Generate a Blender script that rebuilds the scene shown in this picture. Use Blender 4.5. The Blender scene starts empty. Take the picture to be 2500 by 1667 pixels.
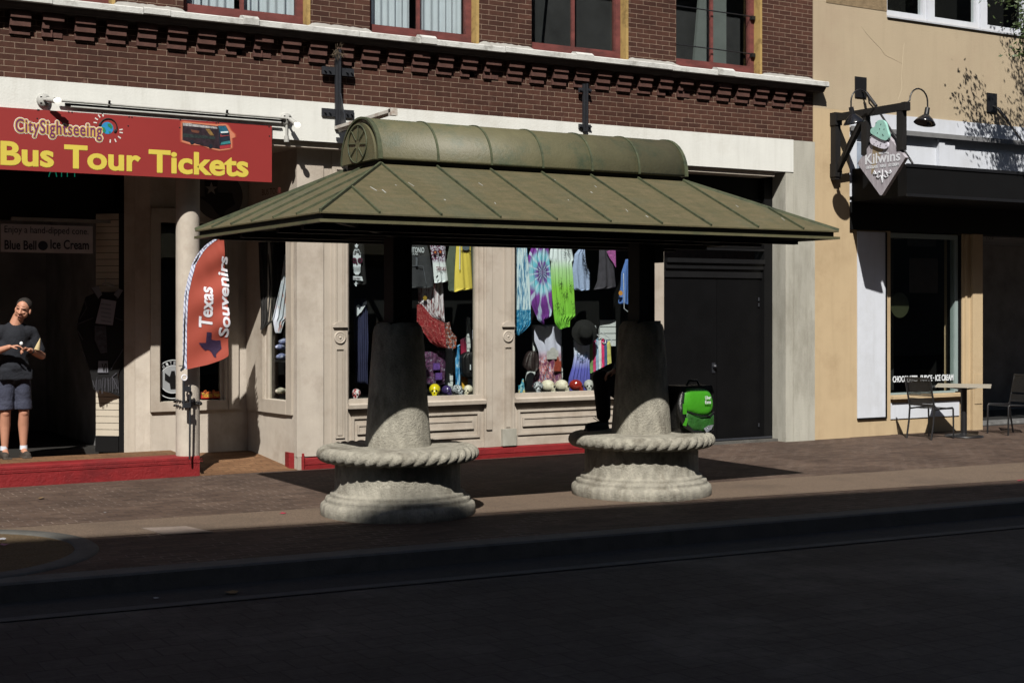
import bpy, bmesh, math, random
from mathutils import Vector, Matrix
random.seed(7)
SC = bpy.context.scene
COL = SC.collection
R = math.radians
PI = math.pi

# ------------------------------------------------------------------ camera
CAM_Y, CAM_Z, TH = -15.3, 1.85, R(30.5)
cd = bpy.data.cameras.new("camera")
cam = bpy.data.objects.new("camera", cd)
COL.objects.link(cam)
cam.location = (0, CAM_Y, CAM_Z)
cam.rotation_euler = (R(90), 0, -TH)
cd.sensor_width = 36
cd.lens = 50
cd.shift_y = -76.5 / 2500
cd.clip_start = 0.1
cd.clip_end = 400
SC.camera = cam

# ------------------------------------------------------------------ light
SUN = Vector((-0.68, -1.0, 1.25)).normalized()      # direction towards the sun
w = bpy.data.worlds.new("World")
SC.world = w
w.use_nodes = True
nt = w.node_tree
sky = nt.nodes.new("ShaderNodeTexSky")
sky.sky_type = 'NISHITA'
sky.sun_disc = False
sky.sun_elevation = math.asin(SUN.z)
sky.sun_rotation = math.atan2(SUN.x, SUN.y)
nt.links.new(sky.outputs[0], nt.nodes["Background"].inputs[0])
nt.nodes["Background"].inputs[1].default_value = 0.05
sl = bpy.data.lights.new("sun", 'SUN')
sl.energy = 5.0
sl.angle = R(0.5)
sl.color = (1.0, 0.955, 0.88)
so = bpy.data.objects.new("sun", sl)
COL.objects.link(so)
so.rotation_euler = (-SUN).to_track_quat('-Z', 'Y').to_euler()
so.location = SUN * 40
SC.view_settings.view_transform = 'Standard'
SC.view_settings.look = 'None'
SC.view_settings.exposure = 0.78
SC.view_settings.gamma = 1
SC.view_settings.use_curve_mapping = False

# ------------------------------------------------------------------ survey helpers
_s, _c, _f = math.sin(TH), math.cos(TH), 2500 * 50 / 36
def F(u, v, y=0.0):
    """point of the wall plane at depth y"""
    a = (u - 1250) / _f; b = (757 - v) / _f
    t = (y - CAM_Y) / (_c - a * _s)
    return ((_s + a * _c) * t, CAM_Z + b * t)
def FX(u, y=0.0): return F(u, 757, y)[0]
def GR(u, v, z=0.0):
    a = (u - 1250) / _f; b = (v - 757) / _f
    t = (CAM_Z - z) / b
    return ((_s + a * _c) * t, (_c - a * _s) * t + CAM_Y)

# ------------------------------------------------------------------ materials
MATS = {}
KS = 0.6          # the camera is exposed for the shade side: base colours and exposure are balanced against each other
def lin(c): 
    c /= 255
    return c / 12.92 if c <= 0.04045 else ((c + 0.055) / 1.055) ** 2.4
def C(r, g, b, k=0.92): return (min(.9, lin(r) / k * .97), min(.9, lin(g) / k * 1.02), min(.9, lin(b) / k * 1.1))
def sc3(c, k): return tuple(min(1, v * k) for v in c)
class NT:
    def __init__(s, name):
        s.m = bpy.data.materials.new(name); s.m.use_nodes = True
        s.n = s.m.node_tree.nodes; s.l = s.m.node_tree.links
        s.b = s.n["Principled BSDF"]
    def add(s, typ, **kw):
        nd = s.n.new("ShaderNode" + typ)
        for k, v in kw.items():
            if k.startswith('i_'):
                key = k[2:]
                key = int(key) if key.isdigit() else key
                nd.inputs[key].default_value = v
            else: setattr(nd, k, v)
        return nd
    def ln(s, a, b): s.l.new(a, b)
    def coord(s, kind='Object', scale=(1, 1, 1), rot=(0, 0, 0), loc=(0, 0, 0)):
        tc = s.add('TexCoord'); mp = s.add('Mapping')
        mp.inputs['Scale'].default_value = scale; mp.inputs['Rotation'].default_value = rot
        mp.inputs['Location'].default_value = loc
        s.ln(tc.outputs[kind], mp.inputs[0]); return mp.outputs[0]
    def noise(s, vec, scale, detail=4, rough=0.6, dist=0):
        nd = s.add('TexNoise'); nd.inputs['Scale'].default_value = scale
        nd.inputs['Detail'].default_value = detail; nd.inputs['Roughness'].default_value = rough
        nd.inputs['Distortion'].default_value = dist
        s.ln(vec, nd.inputs['Vector']); return nd.outputs[0]
    def ramp(s, fac, stops, interp='LINEAR'):
        r = s.add('ValToRGB'); cr = r.color_ramp; cr.interpolation = interp
        while len(cr.elements) < len(stops): cr.elements.new(0.5)
        for e, (p, c) in zip(cr.elements, stops):
            e.position = p; e.color = (*c, 1) if len(c) == 3 else c
        s.ln(fac, r.inputs[0]); return r.outputs[0]
    def mix(s, fac, a, b, typ='MIX'):
        m = s.add('Mix', data_type='RGBA', blend_type=typ)
        if hasattr(fac, 'links'): s.ln(fac, m.inputs[0])
        else: m.inputs[0].default_value = fac
        for v, i in ((a, 6), (b, 7)):
            if hasattr(v, 'links'): s.ln(v, m.inputs[i])
            else: m.inputs[i].default_value = (*v, 1)
        return m.outputs[2]
    def bump(s, h, dist=0.01, strength=1.0, nrm=None):
        b = s.add('Bump'); b.inputs['Distance'].default_value = dist
        b.inputs['Strength'].default_value = strength
        s.ln(h, b.inputs['Height'])
        if nrm is not None: s.ln(nrm, b.inputs['Normal'])
        s.ln(b.outputs[0], s.b.inputs['Normal']); return b.outputs[0]
    def col(s, c):
        if hasattr(c, 'links'): s.ln(s.mix(1.0, c, (KS, KS, KS), 'MULTIPLY'), s.b.inputs['Base Color'])
        else: s.b.inputs['Base Color'].default_value = (*sc3(c, KS), 1)
    def rough(s, r, spec=0.5, metal=0.0):
        s.b.inputs['Roughness'].default_value = r
        s.b.inputs['Specular IOR Level'].default_value = spec
        s.b.inputs['Metallic'].default_value = metal
def mat(name, c, rough=0.7, var=0.15, scale=6, bump=0.0, bscale=60, spec=0.3, metal=0, dirt=None, dscale=1.5, stretch=(1, 1, 1), streak=0.0):
    if name in MATS: return MATS[name]
    t = NT(name); v = t.coord(scale=stretch)
    n = t.noise(v, scale, 6)
    colr = t.ramp(n, [(0.3, sc3(c, 1 - var)), (0.7, sc3(c, 1 + var))])
    if dirt:
        d = t.noise(v, dscale, 8, 0.7)
        f = t.ramp(d, [(0.5, (0, 0, 0)), (0.72, (1, 1, 1))])
        colr = t.mix(f, colr, dirt)
    if streak:
        sn = t.noise(t.coord(scale=(1, 1, .09)), 7, 6, .7)
        colr = t.mix(1.0, colr, t.ramp(sn, [(.3, (1 + streak * .3,) * 3), (.52, (1, 1, 1)), (.72, (1 - streak, 1 - streak * 1.05, 1 - streak * 1.15))]), 'MULTIPLY')
        sp2 = t.noise(t.coord(), 38, 3, .8)
        colr = t.mix(t.ramp(sp2, [(.70, (0, 0, 0)), (.76, (streak * 2,) * 3)]), colr, sc3(c, .45))
    t.col(colr); t.rough(rough, spec, metal)
    if bump: t.bump(t.noise(t.coord(), bscale, 5, 0.7), bump)
    MATS[name] = t.m; return t.m

def brick_mat(name, c1, c2, mortar, bw, bh, ms, axes='xz', off=(0, 0), bump=0.006, rough=0.8, var=None, wear_or_light=None, mfade=None, squash=1.0, extra=None, wscale=(3.2, .6, .74)):
    t = NT(name)
    tc = t.add('TexCoord'); sp = t.add('SeparateXYZ'); t.ln(tc.outputs['Object'], sp.inputs[0])
    cb = t.add('CombineXYZ')
    t.ln(sp.outputs['xyz'.index(axes[0])], cb.inputs[0]); t.ln(sp.outputs['xyz'.index(axes[1])], cb.inputs[1])
    mp = t.add('Mapping'); mp.inputs['Location'].default_value = (off[0], off[1], 0)
    t.ln(cb.outputs[0], mp.inputs[0])
    # small wobble so that the joints are not ruler straight
    nz = t.add('TexNoise'); nz.inputs['Scale'].default_value = 9; nz.inputs['Detail'].default_value = 3
    t.ln(mp.outputs[0], nz.inputs['Vector'])
    vm = t.add('VectorMath', operation='MULTIPLY_ADD')
    t.ln(nz.outputs[1], vm.inputs[0]); vm.inputs[1].default_value = (0.008, 0.006, 0)
    t.ln(mp.outputs[0], vm.inputs[2])
    br = t.add('TexBrick'); br.offset = 0.5; br.squash = squash
    br.inputs['Scale'].default_value = 1; br.inputs['Mortar Size'].default_value = ms
    br.inputs['Mortar Smooth'].default_value = 0.2; br.inputs['Bias'].default_value = 0
    br.inputs['Brick Width'].default_value = bw; br.inputs['Row Height'].default_value = bh
    br.inputs['Color1'].default_value = (*c1, 1); br.inputs['Color2'].default_value = (*c2, 1)
    mc = mortar
    t.ln(vm.outputs[0], br.inputs['Vector'])
    if mfade:
        nf = t.ramp(t.noise(mp.outputs[0], mfade[1], 5, 0.7), [(0.42, mfade[0]), (0.6, mortar)])
        t.ln(nf, br.inputs['Mortar'])
    else: br.inputs['Mortar'].default_value = (*mc, 1)
    colr = br.outputs[0]
    n1 = t.noise(mp.outputs[0], 14, 6, 0.7)
    colr = t.mix(1.0, colr, t.ramp(n1, [(0.25, (0.72, 0.72, 0.72)), (0.75, (1.25, 1.25, 1.25))]), 'MULTIPLY')
    n2 = t.noise(mp.outputs[0], 0.9, 4, 0.6)
    colr = t.mix(1.0, colr, t.ramp(n2, [(0.3, (0.78, 0.76, 0.76)), (0.7, (1.2, 1.18, 1.16))]), 'MULTIPLY')
    if wear_or_light:
        nw = t.noise(mp.outputs[0], wscale[0], 9, 0.75)
        colr = t.mix(t.ramp(nw, [(wscale[1], (0, 0, 0)), (wscale[2], (1, 1, 1))]), colr, wear_or_light)
    t.col(colr); t.rough(rough, 0.12)
    mt = t.add('Math', operation='MULTIPLY_ADD'); t.ln(br.outputs[1], mt.inputs[0]); mt.inputs[1].default_value = -1.0
    t.ln(n1, mt.inputs[2])
    t.bump(mt.outputs[0], bump)
    MATS[name] = t.m; return t.m

# ------------------------------------------------------------------ mesh builder
class MB:
    def __init__(s): s.v = []; s.f = []; s.sm = []
    def add(s, vs, fs, smooth=False):
        k = len(s.v); s.v += [tuple(v) for v in vs]
        s.f += [tuple(i + k for i in f) for f in fs]; s.sm += [smooth] * len(fs); return s
    def box(s, x0, x1, y0, y1, z0, z1):
        vs = [(x, y, z) for z in (z0, z1) for y in (y0, y1) for x in (x0, x1)]
        return s.add(vs, [(0, 2, 3, 1), (4, 5, 7, 6), (0, 1, 5, 4), (2, 6, 7, 3), (0, 4, 6, 2), (1, 3, 7, 5)])
    def obox(s, c, ax, ay, az, hx, hy, hz):
        c = Vector(c); ax, ay, az = Vector(ax).normalized() * hx, Vector(ay).normalized() * hy, Vector(az).normalized() * hz
        vs = [c + ax * i + ay * j + az * k for k in (-1, 1) for j in (-1, 1) for i in (-1, 1)]
        return s.add(vs, [(0, 2, 3, 1), (4, 5, 7, 6), (0, 1, 5, 4), (2, 6, 7, 3), (0, 4, 6, 2), (1, 3, 7, 5)])
    def bar(s, p, q, wd, ht, up=(0, 0, 1)):
        p, q = Vector(p), Vector(q); d = (q - p); L = d.length; d.normalize()
        sd = d.cross(Vector(up)); 
        if sd.length < 1e-4: sd = Vector((1, 0, 0))
        sd.normalize(); u = sd.cross(d)
        return s.obox((p + q) / 2, d, sd, u, L / 2, wd / 2, ht / 2)
    def prism(s, pts, y0, y1):           # polygon in xz extruded along y
        n = len(pts)
        vs = [(x, y0, z) for x, z in pts] + [(x, y1, z) for x, z in pts]
        fs = [tuple(range(n)), tuple(range(2 * n - 1, n - 1, -1))]
        fs += [(i, i + n, (i + 1) % n + n, (i + 1) % n) for i in range(n)]
        return s.add(vs, fs)
    def prism_x(s, pts, x0, x1):         # polygon in yz extruded along x
        n = len(pts)
        vs = [(x0, y, z) for y, z in pts] + [(x1, y, z) for y, z in pts]
        fs = [tuple(range(n)), tuple(range(2 * n - 1, n - 1, -1))]
        fs += [(i, (i + 1) % n, (i + 1) % n + n, i + n) for i in range(n)]
        return s.add(vs, fs)
    def prism_z(s, pts, z0, z1):
        n = len(pts)
        vs = [(x, y, z0) for x, y in pts] + [(x, y, z1) for x, y in pts]
        fs = [tuple(range(n - 1, -1, -1)), tuple(range(n, 2 * n))]
        fs += [(i, (i + 1) % n, (i + 1) % n + n, i + n) for i in range(n)]
        return s.add(vs, fs)
    def lathe(s, prof, c=(0, 0, 0), n=32, axis=(0, 0, 1), cap=True, smooth=True, fn=None):
        az = Vector(axis).normalized(); ax = az.orthogonal().normalized() if abs(az.z) < 0.99 else Vector((1, 0, 0)); ay = az.cross(ax)
        c = Vector(c); vs = []; fs = []
        for r, h in prof:
            for i in range(n):
                a = 2 * PI * i / n; rr = r if fn is None else fn(r, h, a)
                vs.append(c + az * h + (ax * math.cos(a) + ay * math.sin(a)) * rr)
        for j in range(len(prof) - 1):
            for i in range(n):
                k = (i + 1) % n
                fs.append((j * n + i, j * n + k, (j + 1) * n + k, (j + 1) * n + i))
        k0 = len(s.v); s.add(vs, fs, smooth)
        if cap:
            s.add(vs[:n], [tuple(range(n - 1, -1, -1))]); s.add(vs[-n:], [tuple(range(n))])
        return s
    def cyl(s, p, q, r, r2=None, n=16, cap=True, smooth=True):
        p, q = Vector(p), Vector(q); r2 = r if r2 is None else r2
        return s.lathe([(r, 0), (r2, (q - p).length)], p, n, (q - p), cap, smooth)
    def sph(s, c, r, n=14, m=9):
        r = (r, r, r) if not hasattr(r, '__len__') else r
        vs = [(c[0], c[1], c[2] - r[2])]
        for j in range(1, m):
            t = PI * j / m
            for i in range(n):
                a = 2 * PI * i / n
                vs.append((c[0] + r[0] * math.sin(t) * math.cos(a), c[1] + r[1] * math.sin(t) * math.sin(a), c[2] - r[2] * math.cos(t)))
        vs.append((c[0], c[1], c[2] + r[2])); fs = []
        for i in range(n): fs.append((0, 1 + (i + 1) % n, 1 + i))
        for j in range(m - 2):
            for i in range(n):
                k = (i + 1) % n; b = 1 + j * n
                fs.append((b + i, b + k, b + n + k, b + n + i))
        b = 1 + (m - 2) * n; e = len(vs) - 1
        for i in range(n): fs.append((b + i, b + (i + 1) % n, e))
        return s.add(vs, fs, True)
    def limb(s, p, q, r0, r1, n=14):
        s.sph(p, r0, n, 9); s.sph(q, r1, n, 9)
        return s.cyl(p, q, r0, r1, n)
    def tube(s, pts, r, n=8, smooth=True):
        pts = [Vector(p) for p in pts]; rs = r if hasattr(r, '__len__') else [r] * len(pts)
        vs = []; fs = []; up = None
        for i, p in enumerate(pts):
            d = (pts[min(i + 1, len(pts) - 1)] - pts[max(i - 1, 0)]).normalized()
            if up is None: up = d.orthogonal().normalized()
            up = (up - d * up.dot(d)).normalized(); sd = d.cross(up)
            for k in range(n):
                a = 2 * PI * k / n; vs.append(p + (up * math.cos(a) + sd * math.sin(a)) * rs[i])
        for i in range(len(pts) - 1):
            for k in range(n):
                m = (k + 1) % n; fs.append((i * n + k, i * n + m, (i + 1) * n + m, (i + 1) * n + k))
        k0 = len(s.v); s.add(vs, fs, smooth)
        s.add(vs[:n], [tuple(range(n - 1, -1, -1))]); s.add(vs[-n:], [tuple(range(n))])
        return s
    def xf(s, M):
        s.v = [tuple(M @ Vector(v)) for v in s.v]; return s
    def build(s, name, m, parent=None, local=False, label=None):
        me = bpy.data.meshes.new(name); off = Vector((0, 0, 0))
        if parent is not None and not local:
            p = parent
            while p is not None: off += p.location; p = p.parent
        me.from_pydata([tuple(Vector(v) - off) for v in s.v], [], s.f)
        me.polygons.foreach_set('use_smooth', s.sm)
        me.validate(); me.update()
        bm = bmesh.new(); bm.from_mesh(me); bmesh.ops.recalc_face_normals(bm, faces=bm.faces); bm.to_mesh(me); bm.free()
        o = bpy.data.objects.new(name, me); COL.objects.link(o)
        if m is not None: me.materials.append(m)
        if parent is not None: o.parent = parent
        if label: o['label'] = label
        return o
def tag(o, label, cat, group=None):
    o['label'] = label; o['category'] = cat
    if group: o['group'] = group
    return o
def T(name, label, cat, loc=(0, 0, 0), group=None):
    o = bpy.data.objects.new(name, None); COL.objects.link(o); o.location = loc
    o.empty_display_size = 0.1
    return tag(o, label, cat, group)
def S(o, kind='structure'): o['kind'] = kind; return o
def bx(name, m, parent, *b, label=None): return MB().box(*b).build(name, m, parent, label=label)
def kids(o): return [c for c in bpy.data.objects if c.parent == o]
def copy_tree(o, loc, label=None, rz=None):
    def cp(a, par):
        c = a.copy(); COL.objects.link(c)
        if par is not None: c.parent = par
        for k in kids(a): cp(k, c)
        return c
    ch = cp(o, None); ch.location = loc
    if rz is not None: ch.rotation_euler.z = rz
    if label: ch['label'] = label
    return ch
def poly_px(pts, y0, y1, m, parent, name, y=None, label=None):
    """outline given on the wall plane y, extruded y0..y1"""
    y = y0 if y is None else y
    return MB().prism([F(u, v, y) for u, v in pts], y0, y1).build(name, m, parent, label=label)
def text(s, name, O, ux, uz, wd, ht, m, parent, off=0.0, shear=0.0, ext=0.0015, sp=1.0, local=False, fat=0.0):
    """letters fitted into a wd x ht rectangle whose lower-left corner is O"""
    cu = bpy.data.curves.new(name, 'FONT'); cu.body = s; cu.offset = off; cu.shear = shear; cu.space_character = sp
    cu.resolution_u = 4
    o = bpy.data.objects.new('tmp_text', cu); COL.objects.link(o)
    bpy.context.view_layer.update()
    me = bpy.data.meshes.new_from_object(o.evaluated_get(bpy.context.evaluated_depsgraph_get()))
    bpy.data.objects.remove(o); bpy.data.curves.remove(cu)
    xs = [v.co.x for v in me.vertices]; ys = [v.co.y for v in me.vertices]
    x0, x1, y0, y1 = min(xs), max(xs), min(ys), max(ys)
    mb = MB(); O, ux, uz = Vector(O), Vector(ux), Vector(uz); nn = ux.cross(uz)
    vs = [O + ux * ((v.co.x - x0) / (x1 - x0) * wd) + uz * ((v.co.y - y0) / (y1 - y0) * ht) + nn * ext for v in me.vertices]
    pf = [tuple(p.vertices) for p in me.polygons]; mb.add(vs, pf); bpy.data.meshes.remove(me)
    if fat:
        for k in range(10):
            a = 2 * PI * k / 10; mb.add([v + ux * fat * math.cos(a) + uz * fat * math.sin(a) - nn * (.00014 * (k + 1)) for v in vs], pf)
    me2 = bpy.data.meshes.new(name); offv = Vector((0, 0, 0))
    if parent is not None and not local:
        p = parent
        while p is not None: offv += p.location; p = p.parent
    me2.from_pydata([tuple(Vector(v) - offv) for v in mb.v], [], mb.f); me2.update()
    ob = bpy.data.objects.new(name, me2); COL.objects.link(ob); me2.materials.append(m); ob.parent = parent
    return ob
def remesh(mb, name, m, parent, vox=0.008, smooth=6, local=True, mesh_only=False):
    me = bpy.data.meshes.new(name); me.from_pydata(mb.v, [], mb.f); me.validate(); me.update()
    o = bpy.data.objects.new('tmp_rm', me); COL.objects.link(o)
    bm = bmesh.new(); bm.from_mesh(me); bmesh.ops.recalc_face_normals(bm, faces=bm.faces); bm.to_mesh(me); bm.free()
    r = o.modifiers.new('r', 'REMESH'); r.mode = 'VOXEL'; r.voxel_size = vox; r.use_smooth_shade = True
    if smooth:
        q = o.modifiers.new('s', 'SMOOTH'); q.iterations = smooth; q.factor = 0.5
    bpy.context.view_layer.update()
    me2 = bpy.data.meshes.new_from_object(o.evaluated_get(bpy.context.evaluated_depsgraph_get()))
    me2.name = name
    bpy.data.objects.remove(o); bpy.data.meshes.remove(me)
    me2.materials.clear(); me2.materials.append(m)
    ob = bpy.data.objects.new(name, me2); COL.objects.link(ob); ob.parent = parent
    return ob
# ------------------------------------------------------------------ materials of the place
M = {}
M['brick'] = brick_mat('dark_red_brick', C(84, 55, 44), C(68, 44, 36), C(156, 134, 114), 0.213, 0.0625, 0.003, 'xz', (0.06, 0.0), wear_or_light=C(112, 84, 72))
M['brick_plain'] = mat('corbel_brick', C(86, 56, 47), 0.85, 0.25, 12, 0.004)
M['cream'] = mat('cream_paint', C(226, 222, 210), 0.75, 0.03, 3, 0.003, 40, dirt=C(212, 206, 192), dscale=1.3, streak=.10)
M['ledge'] = mat('ledge_stone', C(208, 204, 194), 0.85, 0.12, 7, 0.006, 50, dirt=C(120, 115, 104), dscale=3.5)
M['wash'] = mat('mortar_wash', C(190, 184, 172, 1.35), .9, .1, 9, .004, 50)
M['stucco'] = mat('beige_stucco', C(198, 184, 166), 0.85, 0.07, 5, 0.005, 130, dirt=C(165, 150, 132), dscale=1.1, streak=.12)
M['beige'] = mat('beige_paint', C(186, 172, 154), 0.6, 0.05, 4, 0.002, 60, dirt=C(160, 144, 126), dscale=1.6, streak=.12)
M['greyconc'] = mat('grey_concrete', C(178, 172, 156), 0.85, 0.12, 3, 0.006, 60, dirt=C(135, 128, 112), dscale=1.2, stretch=(1, 1, 0.35), streak=.2)
M['tan'] = mat('tan_stucco', C(184, 164, 134), 0.85, 0.035, 1.2, 0.005, 60, dirt=C(176, 154, 126), dscale=0.5, streak=.07)
M['tanlow'] = mat('tan_paint', C(196, 170, 132), 0.75, 0.04, 3, 0.003, 60, dirt=C(176, 150, 114), dscale=1.0, streak=.10)
M['white'] = mat('white_paint', C(214, 214, 216), 0.6, 0.03, 4, 0.002, 50, dirt=C(205, 204, 204), dscale=1.5, streak=.08)
M['whitegrey'] = mat('greyish_white_paint', C(186, 186, 188), 0.7, 0.08, 5, dirt=C(150, 148, 146), dscale=2)
M['redwood'] = mat('weathered_red_wood', C(112, 58, 52), 0.8, 0.3, 9, 0.004, 80, dirt=C(70, 40, 36), dscale=5, stretch=(0.4, 1, 1))
M['yellow'] = mat('yellow_trim', C(176, 144, 86), 0.7, 0.1, 8, dirt=C(110, 85, 50), dscale=6)
M['red'] = mat('red_step_paint', C(138, 30, 32, 1.0), 0.6, 0.14, 9, 0.01, 30, dirt=C(100, 22, 26, 1.0), dscale=2.2)
M['black'] = mat('black_paint', (0.006, 0.006, 0.0065), 0.6, 0.1, 6, spec=.15)
M['blackdoor'] = mat('black_door_paint', (0.0042, 0.0042, 0.0048), 0.5, 0.25, 3, 0.003, 30, spec=0.15)
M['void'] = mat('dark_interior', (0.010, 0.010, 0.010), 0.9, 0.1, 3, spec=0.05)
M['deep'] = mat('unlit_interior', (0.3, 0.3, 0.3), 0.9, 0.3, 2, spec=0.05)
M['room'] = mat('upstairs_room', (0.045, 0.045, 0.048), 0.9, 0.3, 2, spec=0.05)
M['blackmetal'] = mat('black_metal', (0.012, 0.012, 0.014), 0.4, 0.15, 8, spec=0.5)
M['steel'] = mat('dark_steel', (0.022, 0.024, 0.03), 0.45, 0.25, 14, spec=0.5)
M['wood'] = mat('black_stained_wood', (0.013, 0.012, 0.012), 0.6, 0.3, 10, 0.004, 50, stretch=(1, 1, 0.3))
M['rust'] = mat('rusty_white_iron', C(200, 192, 178), 0.7, 0.1, 8, dirt=C(120, 70, 35), dscale=5)
def glass_mat():
    t = NT('window_glass'); n = t.n; n.remove(t.b)
    tr = t.add('BsdfTransparent'); tr.inputs[0].default_value = (0.93, 0.95, 0.94, 1)
    gl = t.add('BsdfGlossy'); gl.inputs['Roughness'].default_value = 0.02; gl.inputs[0].default_value = (0.9, 0.9, 0.9, 1)
    ge = t.add('NewGeometry'); dt = t.add('VectorMath', operation='DOT_PRODUCT'); t.ln(ge.outputs['Normal'], dt.inputs[0]); t.ln(ge.outputs['Incoming'], dt.inputs[1])
    ab = t.add('Math', operation='ABSOLUTE'); t.ln(dt.outputs['Value'], ab.inputs[0])
    om = t.add('Math', operation='SUBTRACT'); om.inputs[0].default_value = 1; t.ln(ab.outputs[0], om.inputs[1])
    pw = t.add('Math', operation='POWER'); t.ln(om.outputs[0], pw.inputs[0]); pw.inputs[1].default_value = 5
    fr = t.add('Math', operation='MULTIPLY_ADD'); t.ln(pw.outputs[0], fr.inputs[0]); fr.inputs[1].default_value = .9; fr.inputs[2].default_value = .035
    mx = t.add('MixShader'); t.ln(fr.outputs[0], mx.inputs[0]); t.ln(tr.outputs[0], mx.inputs[1]); t.ln(gl.outputs[0], mx.inputs[2])
    t.ln(mx.outputs[0], n['Material Output'].inputs[0]); return t.m
M['glass'] = glass_mat()

# ------------------------------------------------------------------ setting
def kerb_y(x): return -5.15 - 0.072 * x
def strip(name, fa, fb, z, m, x0=-30, x1=45, n=26, zf=None):
    mb = MB(); vs = []; 
    for i in range(n):
        x = x0 + (x1 - x0) * i / (n - 1)
        vs += [(x, fa(x), z), (x, fb(x), z)]
    mb.add(vs, [(2 * i, 2 * i + 2, 2 * i + 3, 2 * i + 1) for i in range(n - 1)])
    return S(mb.build(name, m))
M['road'] = brick_mat('road_paver', (0.058, 0.053, 0.050), (0.074, 0.067, 0.062), (0.044, 0.040, 0.038), 0.22, 0.22, 0.006, 'xy', bump=0.005, rough=0.75, wear_or_light=(.15, .135, .115), wscale=(.45, .52, .72))  # paler patches painted in for faint light reflected onto the road
M['gutter'] = mat('gutter_asphalt', (0.036, 0.034, 0.032), 0.9, 0.3, 20, 0.004, 90)
M['kerb'] = mat('kerb_concrete', (0.115, 0.11, 0.10), 0.85, 0.25, 6, 0.006, 60, dirt=(0.09, 0.085, 0.08))
M['kerbface'] = mat('gutter_edge_concrete', (0.075, 0.073, 0.07), 0.85, 0.2, 6)
M['pave'] = brick_mat('sidewalk_paver', C(114, 94, 80, 1.4), C(94, 77, 66, 1.4), C(180, 160, 144, 1.4), 0.205, 0.105, 0.0042, 'xy', (0.03, 0.02), bump=0.006, mfade=(C(74, 62, 60, 1.35), 1.1), wear_or_light=None)
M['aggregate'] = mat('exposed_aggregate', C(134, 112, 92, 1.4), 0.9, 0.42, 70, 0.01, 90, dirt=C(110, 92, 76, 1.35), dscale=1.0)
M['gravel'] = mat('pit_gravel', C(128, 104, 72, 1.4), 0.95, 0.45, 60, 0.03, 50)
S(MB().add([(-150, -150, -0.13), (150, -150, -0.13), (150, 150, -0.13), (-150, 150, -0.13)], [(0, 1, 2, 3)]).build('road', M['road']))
strip('gutter', lambda x: kerb_y(x) - 0.5, lambda x: kerb_y(x), -0.126, M['gutter'])
strip('gutter_edge', lambda x: kerb_y(x) - 0.62, lambda x: kerb_y(x) - 0.5, -0.122, M['kerbface'])
kb = MB(); x0, x1, nk = -30, 45, 26
kv = []
for i in range(nk):
    x = x0 + (x1 - x0) * i / (nk - 1); y = kerb_y(x)
    kv += [(x, y, -0.13), (x, y + 0.012, -0.01), (x, y + 0.03, 0.004), (x, y + 0.24, 0.004), (x, y + 0.24, -0.13)]
kb.add(kv, [(5 * i + k, 5 * i + 5 + k, 5 * i + 6 + k, 5 * i + 1 + k) for i in range(nk - 1) for k in range(4)])
S(kb.build('kerb', M['kerb']))
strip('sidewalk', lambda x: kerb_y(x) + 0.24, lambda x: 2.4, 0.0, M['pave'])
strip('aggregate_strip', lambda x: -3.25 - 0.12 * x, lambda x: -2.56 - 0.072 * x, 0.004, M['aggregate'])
PC = (1.62, -3.86)
ring = MB().lathe([(1.07, -0.02), (1.08, 0.012), (1.10, 0.018), (1.24, 0.016), (1.26, 0.0), (1.26, -0.02)], (PC[0], PC[1], 0), 72, cap=False)
S(ring.build('tree_pit_ring', mat('pit_ring_concrete', (0.10, 0.098, 0.09), 0.85, 0.2, 6, 0.006, 60)))
gv = MB(); rings = 10; n = 60; vs = [(PC[0], PC[1], 0.015)]
for j in range(1, rings + 1):
    for i in range(n):
        r = 1.075 * j / rings; a = 2 * PI * i / n
        vs.append((PC[0] + r * math.cos(a), PC[1] + r * math.sin(a), 0.008 + 0.01 * random.random() if j < rings else 0.006))
fs = [(0, 1 + i, 1 + (i + 1) % n) for i in range(n)]
for j in range(rings - 1):
    for i in range(n):
        b = 1 + j * n; k = (i + 1) % n; fs.append((b + i, b + n + i, b + n + k, b + k))
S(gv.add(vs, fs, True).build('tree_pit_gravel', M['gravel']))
# small utility cover set in the aggregate
S(MB().prism_z([GR(345, 1290), GR(455, 1286), GR(520, 1300), GR(400, 1306)], 0.004, 0.009).build('utility_cover', mat('pale_cover_concrete', C(150, 132, 118, 1.35), 0.85, 0.2, 8)))

# ------------------------------------------------------------------ the brick shop building
B = T('brick_building', 'old dark red brick building with cream band, corbelled ledge and souvenir shop windows', 'building', (8, 1, 0))
XE = 13.99
bx('wall', M['brick'], B, -4, XE, 0.0, 0.35, 4.25, 5.0)
LEDGE_PTS = [282, 758, 1170, 1534.6, 1861]
PIER_R = [448, 903, 1298, 1651, None]
pL = [FX(u) for u in LEDGE_PTS]; pR = [FX(u) if u else XE for u in PIER_R]
bx('wall', M['brick'], B, -4, pL[0] - 1.47, 0.002, 0.35, 5.0, 7.3)
for a, b in zip(pL, pR):
    bx('wall', M['brick'], B, a, b, 0.002, 0.35, 5.0, 7.3)
bx('wall', M['brick'], B, -4, XE, 0.0, 0.35, 7.3, 16)  # unseen upper storeys, height added to block sky light in the street
# side wall and mass
bx('side_wall', M['brick_plain'], B, XE - 0.3, XE, 0.36, 9, 0, 16)
bx('side_wall', M['brick_plain'], B, -4.3, -4, 0.0, 9, 0, 16)
bx('roof', M['ledge'], B, -4.3, XE, 0.0, 9, 16, 16.1)
bx('interior', M['room'], B, -4, XE - 0.31, 0.95, 6, 4.3, 9.4)
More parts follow.
